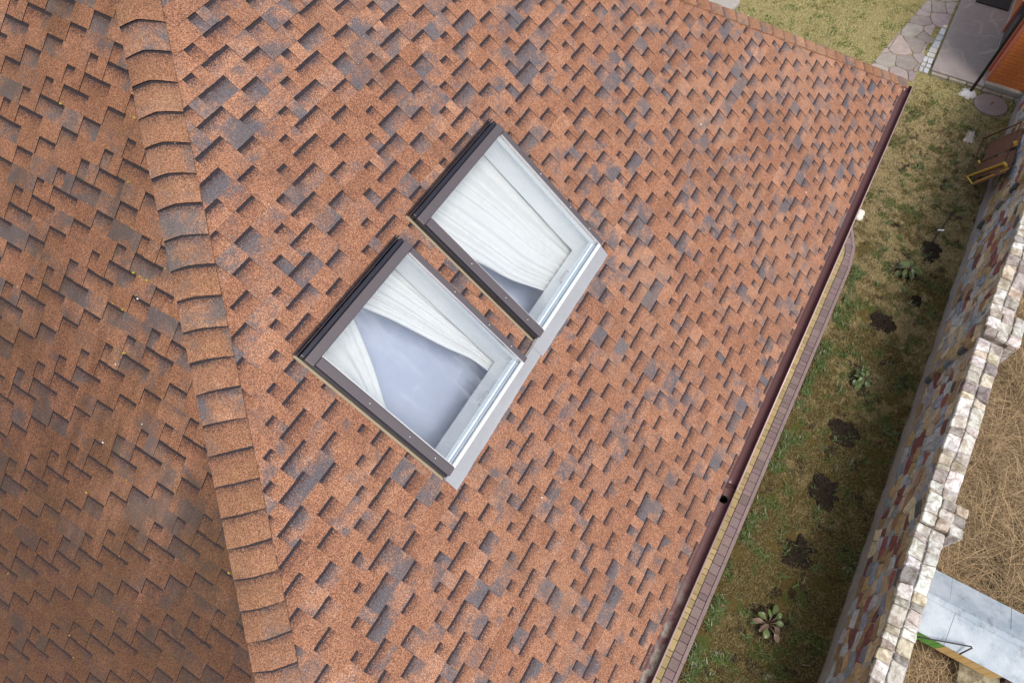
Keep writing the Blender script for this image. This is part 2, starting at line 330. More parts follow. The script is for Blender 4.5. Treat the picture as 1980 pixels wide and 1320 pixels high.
def shingles(S, planes, e, s_ref, a_ref, arange, srange, holes=(), mat=None, parent=None):
    planes = [plan_to_slope(S, (h[0], h[1], h[2] - .055 * math.hypot(h[0], h[1]))) for h in planes]      # stop short of the hip, under the caps
    V = []; F = []; A = []; UV = []
    k0 = math.floor((srange[0] - s_ref) / e); k1 = math.ceil((srange[1] - s_ref) / e)
    for k in range(k0, k1 + 1):
        st = s_ref + k * e
        if st >= srange[1] - .02: continue
        sb = min(st + e, srange[1])
        a_st = a_ref - .1855 * k
        j0 = math.floor((arange[0] - a_st) / PER) - 1; j1 = math.ceil((arange[1] - a_st) / PER)
        jog = random.uniform(-.012, .012)
        for j in range(j0, j1 + 1):
            ur = random.random(); jit = [random.uniform(-.006, .006) for _ in range(7)]; jit[6] = 0; jit[0] = random.uniform(-.003, .003)
            for q, (c0, c1, gap) in enumerate(CUTS):
                a0 = a_st + jog + j * PER + c0 + jit[q]; a1 = a_st + jog + j * PER + c1 + (jit[q + 1] if q < 5 else 0)
                if a1 < arange[0] or a0 > arange[1]: continue
                ds = random.uniform(-.002, .002); lift = random.uniform(0, .003); hb = (.0080 + lift * .3) if gap else (.0125 + lift * .5); ht = .001 if gap else .0068
                polys = [[(a0, st - .004), (a1, st - .004), (a1, sb + ds), (a0, sb + ds + random.uniform(-.0015, .0015))]]
                for h in planes: polys = [clip(p, *h) for p in polys]
                for (x0, x1, y0, y1) in holes:
                    np_ = []
                    for p in polys:
                        if len(p) < 3: continue
                        if max(v[0] for v in p) < x0 or min(v[0] for v in p) > x1 or max(v[1] for v in p) < y0 or min(v[1] for v in p) > y1: np_.append(p); continue
                        np_.append(clip(p, -1, 0, x0)); np_.append(clip(p, 1, 0, -x1)); mid = clip(clip(p, 1, 0, -x0), -1, 0, x1)
                        np_.append(clip(mid, 0, -1, y0)); np_.append(clip(mid, 0, 1, -y1))
                    polys = np_
                at = (ur, random.random(), float(gap), 1.0)
                for p in polys:
                    if len(p) < 3: continue
                    b = len(V); n = len(p)
                    def hz(s): return ht + (hb - ht) * min(1, max(0, (s - st) / e))
                    V += [S.P(x, y, hz(y)) for x, y in p] + [S.P(x, y, -.006) for x, y in p]
                    top = list(range(b, b + n)); uvs = [(x - a0, (y - st) / e) for x, y in p]
                    if S.flip: F.append(top[::-1]); UV += uvs[::-1]
                    else: F.append(top); UV += uvs
                    A.append(at)
                    for i in range(n):
                        i2 = (i + 1) % n; F.append((b + i, b + n + i, b + n + i2, b + i2)); UV += [uvs[i], uvs[i], uvs[i2], uvs[i2]]
                        A.append((ur, .1, 2.0, 1.0))
    return obj('roof_slope', V, F, mat, parent, fattr=A, uv=UV)

house = thing('tiled_house', 'house with a red brown shingled hip roof and two roof windows', 'house', W(3.9, 0, 0))
SK = [dict(a=(1.225, 2.485), s=(.665, 2.180)), dict(a=(2.705, 3.975), s=(.622, 2.170))]
holes = [(k['a'][0] + .06, k['a'][1] - .045, k['s'][0] + .06, k['s'][1] - .02) for k in SK]
shingles(MAIN, [H_L, H_R], .1413, 1.79, .058, (-3, 11), (-3.2, 4.95), holes, M['shingle'], house)
shingles(LEFT, [neg(H_L), neg(H_LB)], .1424, -1.324, -5.182, (-13, 3), (-3.4, 5.066), (), M['shingle_moss_shade'], house)
shingles(RIGHT, [neg(H_R), neg(H_RB)], .1413, 0.05, .3, (-8, 8), (0, 8.66), (), M['shingle'], house)
shingles(BACK, [H_LB, H_RB], .1413, 0.05, .3, (-8, 8), (0, 8.07), (), M['shingle'], house)

def cap_row(p0, p1, S1, S2, L, w1, w2, first, parent, rnd=.045):
    p0 = Vector(p0); p1 = Vector(p1); h = (p1 - p0).normalized(); tot = (p1 - p0).length
    def side(S, Sref):
        d = S.n.cross(h).normalized()
        q = p0 + h * (tot * .5) + d
        if (q - Sref.O).dot(Sref.n) > 0: d = -d      # points out over its own slope, under the other plane
        return d
    d1 = side(S1, S2); d2 = side(S2, S1); n = (S1.n + S2.n).normalized()
    V = []; F = []; A = []; UV = []; NX = 12
    t = first
    while t < tot - .03:
        e = min(t + L + random.uniform(-.004, .004), tot); ur = random.random(); r2 = random.random(); b = len(V); NY = 3
        tw = random.uniform(-.006, .006)
        for iy in range(NY + 1):
            f = iy / NY; tt = t - .012 + (e - t + .012) * f
            for ix in range(NX + 1):
                x = -1 + 2 * ix / NX; d = abs(x) * (w1 if x > 0 else w2)
                base = p0 + h * tt + (d1 if x > 0 else d2) * d
                drop = rnd * math.exp(-(d / rnd) ** 1.4) * .22
                V.append(base - n * drop + n * (.0145 + .016 * f) + h * (tw * x + (-.006 * (1 - x * x) if f == 1 else 0)))
        for iy in range(NY):
            for ix in range(NX):
                i = b + iy * (NX + 1) + ix
                F.append((i, i + 1, i + NX + 2, i + NX + 1)); A.append((ur, r2, 1.0, 1.0))
                UV += [(ix / NX, iy / NY), ((ix + 1) / NX, iy / NY), ((ix + 1) / NX, (iy + 1) / NY), (ix / NX, (iy + 1) / NY)]
        # skirts
        rim = [b + i for i in range(NX + 1)] + [b + iy * (NX + 1) + NX for iy in range(1, NY + 1)] + [b + NY * (NX + 1) + i for i in range(NX - 1, -1, -1)] + [b + iy * (NX + 1) for iy in range(NY - 1, 0, -1)]
        o = len(V)
        V += [V[i] - n * .022 for i in rim]
        for i in range(len(rim)):
            i2 = (i + 1) % len(rim); F.append((rim[i], o + i, o + i2, rim[i2])); A.append((ur, .1, 2.0 if NX + NY <= i < 2 * NX + NY else 0.0, 1)); UV += [(0, .9)] * 4
        t += L
    o = obj('hip_cap_row', V, F, M['shingle_cap'], parent, fattr=A, uv=UV)
    bm = bmesh.new(); bm.from_mesh(o.data); bmesh.ops.recalc_face_normals(bm, faces=bm.faces); bm.to_mesh(o.data); bm.free()
    return o
apex = Vector(AP)
# left front hip: phase so that butts fall where the photo shows them
ZE = 3.0
def hip_end(dx, dy, dz): k = (AP[2] - ZE) / dz; return apex + Vector((dx, dy, -dz)) * k
cap_row(apex, hip_end(-1, -KL, TL), MAIN, LEFT, .2165, .172, .165, .145, house)
cap_row(apex, hip_end(1, -K, .722), MAIN, RIGHT, .229, .135, .135, .06, house)
cap_row(apex, hip_end(-1, KL, TL), BACK, LEFT, .2165, .15, .15, .1, house)
cap_row(apex, hip_end(1, K, .722), BACK, RIGHT, .229, .14, .14, .1, house)

# ---- walls, soffit, fascia, gutter, downpipe
uL, uR, mF, mB = AP[0] - (AP[2] - ZE) / TL, 10.49, .7, -(AP[1] + (AP[2] - ZE) / .808)
b = MB(); b.bevbox(lambda x, y, z: W(x, y, z), uL + .5, uR - .5, mB + .5, mF - .5, -.1, 2.82, 0); b.build('wall', M['plaster'], house)
b = MB()
b.bevbox(lambda x, y, z: W(x, y, z), uL + .03, uR - .03, mB + .03, mF - .03, 2.823, 2.85, 0); b.build('soffit', M['soffit'], house)
b = MB()
for (x0, x1, y0, y1) in ((uL, uR, mF - .045, mF - .02), (uL, uR, mB + .02, mB + .045), (uL + .02, uL + .045, mB + .05, mF - .05), (uR - .045, uR - .02, mB + .05, mF - .05)):
    b.bevbox(lambda x, y, z: W(x, y, z), x0, x1, y0, y1, 2.80, 2.975, 0)
b.each('fascia', M['soffit'], house)
def half_round(u0, u1, mc, zc, r, mat, name, hole=None, ends=(True, True), nu=80, na=20):
    V = []; F = []; T = .0025
    def ring(rr): return [(mc - rr * math.cos(math.pi * k / na), zc - rr * math.sin(math.pi * k / na)) for k in range(na + 1)]
    for rr in (r, r + T):
        for i in range(nu + 1):
            u = u0 + (u1 - u0) * i / nu
            V += [W(u, m_, z_) for m_, z_ in ring(rr)]
    N1 = (nu + 1) * (na + 1)
    def inhole(i, k):
        if not hole: return False
        u = u0 + (u1 - u0) * (i + .5) / nu; ang = math.pi * (k + .5) / na; x = mc - r * math.cos(ang)
        return (u - hole[0]) ** 2 + (x - mc + .005) ** 2 < hole[1] ** 2
    for i in range(nu):
        for k in range(na):
            if inhole(i, k): continue
            q = i * (na + 1) + k
            F.append((q, q + 1, q + na + 2, q + na + 1)); F.append((N1 + q, N1 + q + na + 1, N1 + q + na + 2, N1 + q + 1))
    for i in range(nu):
        for k in (0, na):
            q = i * (na + 1) + k; F.append((q, q + na + 1, N1 + q + na + 1, N1 + q))
    for s, i in zip(ends, (0, nu)):
        if s: F.append(tuple(i * (na + 1) + k for k in range(na + 1)))
    return obj(name, V, F, mat, house, smooth=False)
GM, GR = .768, .066
def lip(u0, u1, z, parent):
    b = MB(); b.tube([W(u0, GM + GR + .006, z), W((u0 + u1) / 2, GM + GR + .006, z), W(u1, GM + GR + .006, z)], .0085, 10); return b.build('gutter_bead', M['gutterlip'], parent, True)
g1 = half_round(3.12, 10.47, GM, 2.948, GR, M['gutter'], 'gutter', nu=60); lip(3.12, 10.47, 2.948, g1)
g2 = half_round(-2.8, 3.16, GM, 2.938, GR, M['gutter_silt'], 'gutter', hole=(2.985, .047), nu=300, na=24); lip(-2.8, 3.00, 2.938, g2)
for uj in (6.05, 9.1):
    half_round(uj - .035, uj + .035, GM, 2.949, GR - .0035, M['gutter'], 'gutter_joint', ends=(False, False), nu=4)
b = MB()
for r_ in (.046, .044): b.tube([W(2.985, GM - .005, 2.885), W(2.985, GM - .005, 2.6), W(2.985, GM - .005, .3)], r_, 20, cap=False)
b.build('downpipe', M['dark'], house, True)
b = MB()
for i in range(14):
    u = -2.4 + i * .95
    if abs(u - 2.98) < .2: continue
    b.bevbox(lambda x, y, z: W(x, y, z), u, u + .025, mF - .02, GM + GR + .004, 2.868, 2.872, 0)
b.each('gutter_bracket', M['gutter'], house)
for o_ in (g1, g2): o_.data.polygons.foreach_set('use_smooth', [True] * len(o_.data.polygons))
b = MB()
P_ = MAIN.P
def strip(b, s0, w0, s1, w1, th=.003):
    b.hexa([P_(uL + .05, s0, w0), P_(uR - .03, s0, w0), P_(uR - .03, s1, w1), P_(uL + .05, s1, w1), P_(uL + .05, s0, w0 - th), P_(uR - .03, s0, w0 - th), P_(uR - .03, s1, w1 - th), P_(uL + .05, s1, w1 - th)])
strip(b, 4.86, -.008, 4.972, -.008); b.build('drip_edge', M['gutter'], house)

# ---- roof windows
def skylight(k, depth, jut):
    a0, a1 = k['a']; s0, s1 = k['s']; P = MAIN.P
    b = MB()     # black outer frame
    b.bevbox(P, a0, a0 + .045, s0 + .046, s1 - .01, -.02, .070, .006); b.bevbox(P, a1 - .03, a1, s0 + .046, s1 - .01, -.02, .066, .004)
    b.bevbox(P, a0 + .002, a1 - .002, s0 + .004, s0 + .044, -.02, .088, .012); b.bevbox(P, a0 + .046, a1 - .031, s1 - .028, s1 - .008, -.02, .052, .003)
    b.bevbox(P, a0 - .012, a1 + .006, s0 - .034, s0 - .024, .0, .05, .003)     # rubber fins along the head
    b.bevbox(P, a0 - .004, a1 + .002, s0 - .016, s0 - .006, .0, .078, .003)
    fr = b.build('roof_window', M['rubber'], house)
    b = MB(); b.bevbox(P, a0 - .004, a1 + .004, s0 + .045, s0 + .128, .066, .104, .010)
    for aa in (a0 + .03, a1 - .03): b.lathe(P(aa, s0 + .1, .1038), [(.0045, 0), (.003, .002)], 10)
    b.build('head_cover', M['cover'], fr)
    for q, (x0, x1) in enumerate(((a0 + .018, a0 + .096), (a1 - .052, a1 + .003))):
        b = MB(); b.bevbox(P, x0, x1, s0 + .131, s1 - .004, .068, .098, .006)
        c = b.build('side_cover', M['cover'], fr)
        b = MB()
        for f in (.36, .66, .86):
            bm_ = P((x0 + x1) / 2, s0 + .13 + f * (s1 - s0 - .13), .0975); b.lathe(bm_, [(.006, 0), (.0055, .003), (.003, .0045)], 10)
        b.each('screw', M['screw'], fr, True)
    b = MB(); b.bevbox(P, a1 - .064, a1 - .054, s0 + .131, s1 - .012, .07, .101, .002); b.bevbox(P, a0 + .098, a0 + .104, s0 + .131, s1 - .012, .07, .097, .002)
    b.each('glazing_bead', M['bead'], fr)
    b = MB(); g0, g1_, gs0, gs1 = a0 + .099, a1 - .056, s0 + .12, s1 - .03
    b.bevbox(P, g0, g1_, gs0, gs1, .074, .080, 0); b.build('glass', M['glass'], fr)
    b = MB(); b.bevbox(P, a0 + .1, a1 - .055, s1 - .028, s1 - .004, .054, .092, .003)      # white outer sash rail
    b.bevbox(P, g0 + .012, g1_ - .01, s1 - .085, s1 - .030, .0, .02, .003)
    b.bevbox(P, g0 + .012, g1_ - .01, s1 - .062, s1 - .050, .021, .034, .002)
    b.bevbox(P, a0 + .046, a0 + .118, s0 + .06, s1 - .032, .0, .06, .003); b.bevbox(P, a1 - .058, a1 - .032, s0 + .06, s1 - .032, .0, .06, .003)
    b.bevbox(P, a0 + .119, a1 - .059, s0 + .06, s0 + .13, .0, .06, .003)
    b.each('sash_rail', M['whitepaint'], fr)
    b = MB(); b.bevbox(P, g0 + .014, g1_ - .012, s1 - .049, s1 - .032, .021, .052, .002); b.bevbox(P, g0 + .014, g1_ - .012, s1 - .083, s1 - .066, .0205, .026, .002)
    b.each('gasket', M['sashgrey'], fr)
    x0, x1, y0, y1, th = a0 + .085, a1 - .018, s0 + .07, s1 - .045, .02
    b = MB()     # white lined shaft
    b.bevbox(P, x0 - th, x0, y0 - th, y1 + th, -depth, -.022, 0); b.bevbox(P, x1, x1 + th, y0 - th, y1 + th, -depth, -.022, 0)
    b.bevbox(P, x0, x1, y0 - th, y0, -depth, -.022, 0); b.bevbox(P, x0, x1, y1, y1 + th, -depth, -.022, 0)
    b.each('shaft_lining', M['whitepaint'], fr)
    b = MB(); X0, X1, Y0, Y1, D = x0 - (.35 if not jut else .09), x1 + (.09 if not jut else .35), y0 - .45, y1 + .35, depth + .55
    b.bevbox(P, X0 - th, X1 + th, Y0 - th, Y1 + th, -D - th, -D, 0)  # shallow backing box, set close below the shaft so that it stays bright
    for q in ((X0 - th, X0, Y0, Y1), (X1, X1 + th, Y0, Y1), (X0, X1, Y0 - th, Y0), (X0, X1, Y1, Y1 + th)): b.bevbox(P, *q, -D, -depth - .002, 0)
    b.each('room_backing', M['lavender'], fr)
    b = MB()     # handle on the lower lining
    ac = (x0 + x1) / 2 + .12
    b.tube([P(ac - .07, y1 - .002, -.10), P(ac - .07, y1 - .03, -.10), P(ac + .07, y1 - .03, -.10), P(ac + .07, y1 - .002, -.10)], .006, 8); b.build('handle', M['bead'], fr, True)
    # lead apron below the sill and thin side flashings
    e = .075 if jut else .0
    V = []; n = 10
    for i in range(n + 1):
        f = i / n; x = a0 - (.01 if not jut else .06) + (a1 - a0 + (.225 if not jut else .05)) * f
        sb = s1 + .155 - (.03 * f if not jut else .004 * f) + .003 * math.sin(f * 23)
        for (s_, w_) in ((s1 - .02, .050), (s1 + .012, .030), (sb - .03, .0165), (sb, .0145), (sb, .0115), (s1, .008)): V.append(P(x + (e * 0), s_, w_ + (.004 if jut else 0)))
    F = [(i * 6 + q, (i + 1) * 6 + q, (i + 1) * 6 + (q + 1) % 6, i * 6 + (q + 1) % 6) for i in range(n) for q in range(6)] + [tuple(range(6)), tuple(n * 6 + q for q in range(6))]
    obj('apron_flashing', V, F, M['flash'], fr)
    b = MB(); b.bevbox(P, a0 - .022, a0 - .001, s0 - .02, s1, .004, .014, .002); b.bevbox(P, a1 + .001, a1 + .018, s0 - .02, s1, .004, .014, .002); b.each('side_flashing', simple('dull tan flashing', (.30, .25, .17), .7, 0, .2, 20), fr)
    return fr
skylight(SK[0], .40, False)
skylight(SK[1], .35, True)
def curtain(name, label, lo, hi, w, folds, amp):
    """Cloth between two edge curves (roof plane coordinates), pleated."""
    NP, NQ = 40, folds * 8
    def cur(pts, p):
        x = p * (len(pts) - 1); i = min(int(x), len(pts) - 2); f = x - i
        g = lambda j: Vector((*pts[max(0, min(len(pts) - 1, j))], 0))
        p0, p1, p2, p3 = g(i - 1), g(i), g(i + 1), g(i + 2)
        return .5 * ((2 * p1) + (p2 - p0) * f + (2 * p0 - 5 * p1 + 4 * p2 - p3) * f * f + (3 * p1 - p0 - 3 * p2 + p3) * f ** 3)
    V = []; ph = [random.uniform(-.5, .5) for _ in range(folds + 2)]
    for i in range(NP + 1):
        p = i / NP; A, B = cur(lo, p), cur(hi, p)
        for j in range(NQ + 1):
            q = j / NQ; qq = q + .05 * math.sin(q * 9 + p * 3.0) * (1 - q) * q * 2; c = A.lerp(B, qq)
            x = q * folds; wv = math.sin(2 * math.pi * (x + .75 * mnoise.noise(Vector((x * .55, p * 1.1, ph[0] * 9)))))
            wv = math.copysign(abs(wv) ** .75, wv) * (.75 + .6 * mnoise.noise(Vector((x * .9, p * .6, ph[2] * 9)))) + .9 * mnoise.noise(Vector((x * 1.9, p * 1.6, ph[1] * 9)))
            V.append(MAIN.P(c.x, c.y, w + amp * wv * (1 - .35 * p)))
    F = [(i * (NQ + 1) + j, i * (NQ + 1) + j + 1, (i + 1) * (NQ + 1) + j + 1, (i + 1) * (NQ + 1) + j) for i in range(NP) for j in range(NQ)]
    o = obj(name, V, F, M['curtain'], smooth=True); tag(o, label, 'curtain')
    md = o.modifiers.new('cloth', 'SOLIDIFY'); md.thickness = .0015
    return o
curtain('curtain', 'wide white curtain panel gathered to one side in the roof window nearer the mossy slope',
        [(1.80, .45), (1.951, .669), (2.01, .868), (2.103, 1.121), (2.188, 1.415), (2.264, 1.685), (2.348, 1.929), (2.375, 2.109), (2.383, 2.25)],
        [(2.535, .45), (2.535, .7), (2.535, .95), (2.535, 1.2), (2.535, 1.45), (2.535, 1.7), (2.535, 1.9), (2.535, 2.1), (2.535, 2.25)], -.452, 6, .026)
curtain('curtain', 'narrow white curtain panel tied back behind the brown side cover, forming a small triangle',
        [(1.15, .55), (1.15, .8), (1.15, 1.0), (1.15, 1.25), (1.15, 1.5), (1.15, 1.7)],
        [(2.03, .60), (1.93, .80), (1.83, 1.0), (1.70, 1.24), (1.53, 1.50), (1.40, 1.70)], -.452, 5, .022)
curtain('curtain', 'white sheer curtain covering most of the roof window nearer the gutter corner',
        [(2.70, .35), (2.875, .763), (2.96, .942), (3.07, 1.326), (3.137, 1.519), (3.219, 1.789), (3.381, 2.105), (3.45, 2.25)],
        [(4.05, .35), (4.05, .7), (4.05, .95), (4.05, 1.2), (4.05, 1.5), (4.05, 1.8), (4.05, 2.05), (4.05, 2.25)], -.405, 7, .030)

# moss cushions and droppings caught on the mossy slope
b = MB(); bm = bmesh.new(); bmesh.ops.create_icosphere(bm, subdivisions=2, radius=1); bm.verts.index_update()
ico = [v.co.copy() for v in bm.verts]; icf = [[v.index for v in f.verts] for f in bm.faces]; bm.free()
for _ in range(34):
    d = random.uniform(-1.2, 3.6); k = round((d + 1.324) / .1424); d = -1.324 + k * .1424 - .004
    lim = KL * (LEFT.O.x - .7893 * d) + 2.17; a = -lim - abs(random.gauss(0, .9)) - .16
    r = random.choice([.004, .005, .006, .009]); c = LEFT.P(a, d, .010)
    b.add([c + Vector((v.x * r * random.uniform(.8, 1.3), v.y * r * 1.4, v.z * r * .7)) + v * (.003 * mnoise.noise(v * 3 + c * 40)) for v in ico], icf)
o = b.build('moss', simple('yellow moss', (.36, .27, .03), .95, 0, .3, 60), None, True); o['kind'] = 'stuff'
b = MB()
for _ in range(12):
    S_ = LEFT if random.random() < .75 else MAIN
    c = LEFT.P(random.uniform(-5.5, -2.9), random.uniform(-1, 3.4), .011) if S_ is LEFT else MAIN.P(random.uniform(.5, 7), random.uniform(2.3, 4.6), .011)
    r = random.uniform(.004, .0075); b.add([c + Vector((v.x * r, v.y * r * 1.3, v.z * r * .8)) for v in ico], icf)
o = b.build('grit', M['screw'], None, True); o.data.materials[0] = simple('white grit', (.75, .73, .70), .8); o['kind'] = 'stuff'

# ------------------------------------------------------------------ ground
def sheet(name, u0, u1, m0, m1, z, nu, nm, mat, amp=0.0, parent=None):
    V = []
    for i in range(nu + 1):
        for j in range(nm + 1):
            u = u0 + (u1 - u0) * i / nu; m = m0 + (m1 - m0) * j / nm
            V.append(W(u, m, z + amp * mnoise.noise(Vector((u * 1.3, m * 1.3, 0)))))
    F = [(i * (nm + 1) + j, i * (nm + 1) + j + 1, (i + 1) * (nm + 1) + j + 1, (i + 1) * (nm + 1) + j) for i in range(nu) for j in range(nm)]
    o = obj(name, V, F, mat); o['kind'] = 'structure'; return o
sheet('lawn', -60, 90, -80, 60, -.012, 30, 30, M['turf'])
def wall_m(u): return 3.085 + (u - 2.5) * .0115
def wall_h(u):
    pts = [(-4, 1.53), (2.4, 1.53), (4.4, 1.53), (5.2, 1.57), (5.8, 1.62), (6.9, 1.655), (7.6, 1.68), (8.2, 1.74), (8.8, 1.80), (9.3, 1.86), (10, 1.91), (13, 2.12), (16, 2.3)]
    for (a, x), (c, y) in zip(pts, pts[1:]):
        if u <= c: return x + (y - x) * (u - a) / (c - a)
    return 2.3
V = []; nu, nm = 60, 24
for i in range(nu + 1):
    for j in range(nm + 1):
        u = -5 + 30 * i / nu; m = 3.3 + 22 * (j / nm) ** 1.6
        V.append(W(u, m, .30 + .10 * mnoise.noise(Vector((u * .8, m * .8, 2)))))
o = obj('field', V, [(i * (nm + 1) + j, i * (nm + 1) + j + 1, (i + 1) * (nm + 1) + j + 1, (i + 1) * (nm + 1) + j) for i in range(nu) for j in range(nm)], M['strawg'], smooth=True); o['kind'] = 'structure'

# soil patches: low crumbly mounds in the lawn
SOIL = [(10.50, 2.62, .27, .20), (8.52, 2.28, .26, .23), (6.16, 2.31, .25, .25), (5.07, 2.34, .29, .25), (4.0, 2.28, .27, .22), (9.25, 2.66, .16, .10)]
for (u, m, ru, rm) in SOIL:
    V = [W(u, m, .035)]; F = []; NR, NA = 14, 44
    for r in range(1, NR + 1):
        for k in range(NA):
            t_ = 2 * math.pi * k / NA; f = r / NR; rr = f * (.92 + .55 * mnoise.noise(Vector((math.cos(t_) * 1.9 + u, math.sin(t_) * 1.9, 1))) + .12 * mnoise.noise(Vector((math.cos(t_) * 6 + u, math.sin(t_) * 6, 1))))
            x, y = u + ru * rr * math.cos(t_), m + rm * rr * math.sin(t_)
            V.append(W(x, y, .028 * (1 - f * f) + .018 * mnoise.noise(Vector((x * 17, y * 17, 0))) + random.uniform(-.007, .009) * (1 - f ** 3) - (.014 if r == NR else 0) + (random.uniform(-.016, .010) if NR > r > NR * .55 else 0)))
    for k in range(NA): F.append((0, 1 + k, 1 + (k + 1) % NA))
    for r in range(NR - 1):
        for k in range(NA):
            F.append((1 + r * NA + k, 1 + (r + 1) * NA + k, 1 + (r + 1) * NA + (k + 1) % NA, 1 + r * NA + (k + 1) % NA))
    o = obj('soil', V, F, M['soil'], smooth=False); o['kind'] = 'structure'

def in_soil(u, m, grow=1.0):
    r = np.zeros(len(u), bool)
    for (a, c, ru, rm) in SOIL: r |= ((u - a) / (ru * grow)) ** 2 + ((m - c) / (rm * grow)) ** 2 < 1
    return r
def blades(name, u, m, z, L, wd, tilt, mat, kind='stuff', seg=1, droop=0.0, col=None):
    n = len(u); az = rng.uniform(0, 2 * np.pi, n); ca, sa = np.cos(az), np.sin(az)
    px, py = -sa * wd * .5, ca * wd * .5
    dx, dy, dz = ca * np.sin(tilt), sa * np.sin(tilt), np.cos(tilt)
    if name == 'dry_grass':      # leans away from the wall
        dy = np.where(m - dy * L * (1 + droop) < 3.46, -np.abs(dy), dy)
    base = np.stack([u, -m, z], 1); rows = []
    for k in range(seg + 1):
        f = k / seg; h = L * f
        c = base + np.stack([dx * h * (1 + droop * f), dy * h * (1 + droop * f), np.maximum(dz * h - droop * L * f * f * .6, .004)], 1)
        s = (1 - f * .85) if k < seg else (0.12 if seg > 1 else 0)
        off = np.stack([px * s, py * s, np.zeros(n)], 1)
        if k == seg and seg == 1: rows.append(c[:, None, :])
        else: rows.append(np.stack([c - off, c + off], 1))
    V = np.concatenate(rows, 1); per = V.shape[1]; V = V.reshape(-1, 3)
    idx = np.arange(n)[:, None] * per
    if seg == 1: fl = np.array([[0, 1, 2]])
    else: fl = np.array([[2 * k, 2 * k + 1, 2 * k + 3, 2 * k + 2] for k in range(seg)])
    nf = len(fl); F = (idx[:, None, :] + fl[None]).reshape(-1, fl.shape[1])
    me = bpy.data.meshes.new(name); me.vertices.add(len(V)); me.vertices.foreach_set('co', V.astype(np.float32).ravel())
    me.loops.add(F.size); me.loops.foreach_set('vertex_index', F.astype(np.int32).ravel())
    me.polygons.add(len(F)); me.polygons.foreach_set('loop_start', np.arange(0, F.size, fl.shape[1], dtype=np.int32))
    me.update(calc_edges=True); me.validate()
    a = me.attributes.new('pc', 'FLOAT_COLOR', 'FACE')
    c = np.stack([rng.random(n), rng.random(n) ** 3, rng.random(n), np.ones(n)], 1).astype(np.float32)
    a.data.foreach_set('color', np.repeat(c, nf, 0).ravel())
    me.materials.append(mat); o = bpy.data.objects.new(name, me); link(o)
    if kind: o['kind'] = kind
    return o
def path_edge(u):     # outer edge of the paved strip
    return np.where(u < 9.68, 1.46, 1.46 - (u - 9.68) * .40)
# lawn blades, clumpy
def bare(u, m, sh=0.0):     # worn spots thin the turf out
    d = np.array([mnoise.noise(Vector((a * 2.3, c * 2.3, 9))) + .6 * mnoise.noise(Vector((a * 6, c * 6, 4))) for a, c in zip(u, m)])
    return rng.random(len(u)) > np.clip((d - .22 - sh) * 4.5, 0, .96)
def lawn_pts(u0, u1, m0, m1, n, keep):
    u = rng.uniform(u0, u1, n); m = rng.uniform(m0, m1, n); k = keep(u, m) & ~(in_soil(u, m, .48) | (in_soil(u, m, 1.0) & (rng.random(n) < .72)))
    return u[k], m[k]
uA, mA = lawn_pts(.8, 15.5, 1.2, 3.25, 135000, lambda u, m: (m > path_edge(u) + .02) & (m < 3.07 + (u - 2.5) * .0115) & bare(u, m))
uB, mB_ = lawn_pts(12.5, 20.5, -5.2, 1.45, 90000, lambda u, m: ((m < .13 + .17 * (u - 15.1)) | (u < 14.75)) & bare(u, m, .1))
uu = np.concatenate([uA, uB]); mm = np.concatenate([mA, mB_]); nb = len(uu)
cl = np.array([mnoise.noise(Vector((a * 5, c * 5, 3.1))) for a, c in zip(uu, mm)])
LL = (.03 + .035 * rng.random(nb)) * (1 + .7 * cl)
blades('grass', uu, mm, np.full(nb, -.008), LL, .006 + .005 * rng.random(nb), rng.uniform(.5, 1.35, nb), M['blade'])
# weeds along the kerb and some in the lawn
wu, wm = [], []
for _ in range(190):
    u = random.uniform(.8, 9.6); m = 1.47 + abs(random.gauss(0, .10)) + .02
    if mnoise.noise(Vector((u * 1.6, 7, 0))) < -.12: continue
    for _ in range(random.randint(8, 26)): wu.append(u + random.gauss(0, .03)); wm.append(m + abs(random.gauss(0, .03)))
for _ in range(130):
    u = random.uniform(1, 15); m = random.uniform(1.6, 3.05)
    for _ in range(random.randint(6, 20)): wu.append(u + random.gauss(0, .03)); wm.append(m + random.gauss(0, .03))
wu = np.array(wu); wm = np.array(wm); nw = len(wu)
blades('weeds', wu, wm, np.zeros(nw), .05 + .06 * rng.random(nw), .012 + .012 * rng.random(nw), rng.uniform(.3, 1.3, nw), M['weed'], seg=3, droop=.25)
# dead tall grass beyond the wall
nd = 100000; du = np.where(rng.random(nd) < .8, rng.uniform(2.0, 9.5, nd), rng.uniform(-1, 14, nd)); dm = 3.42 + np.where(rng.random(nd) < .8, 2.0, 6.0) * rng.random(nd) ** 1.2
kd = np.array([mnoise.noise(Vector((a * 2.6, c * 2.6, 6))) for a, c in zip(du, dm)]) > np.where(du < 3.5, -1, rng.uniform(-.25, .45, nd)); kd &= ~((du > 3.40) & (du < 4.42) & (dm > 3.4) & (dm < 5.4)); du, dm = du[kd], dm[kd]; nd = len(du)
blades('dry_grass', du, dm, np.array([.29 + .10 * mnoise.noise(Vector((a * .8, c * .8, 2))) for a, c in zip(du, dm)]), (.15 + .55 * rng.random(nd) ** 1.5) * np.where((du > 2.3) & (du < 3.45) & (dm > 3.5), .5, 1), .003 + .007 * rng.random(nd), rng.uniform(.35, 1.5, nd), M['straw'], seg=3, droop=.35)

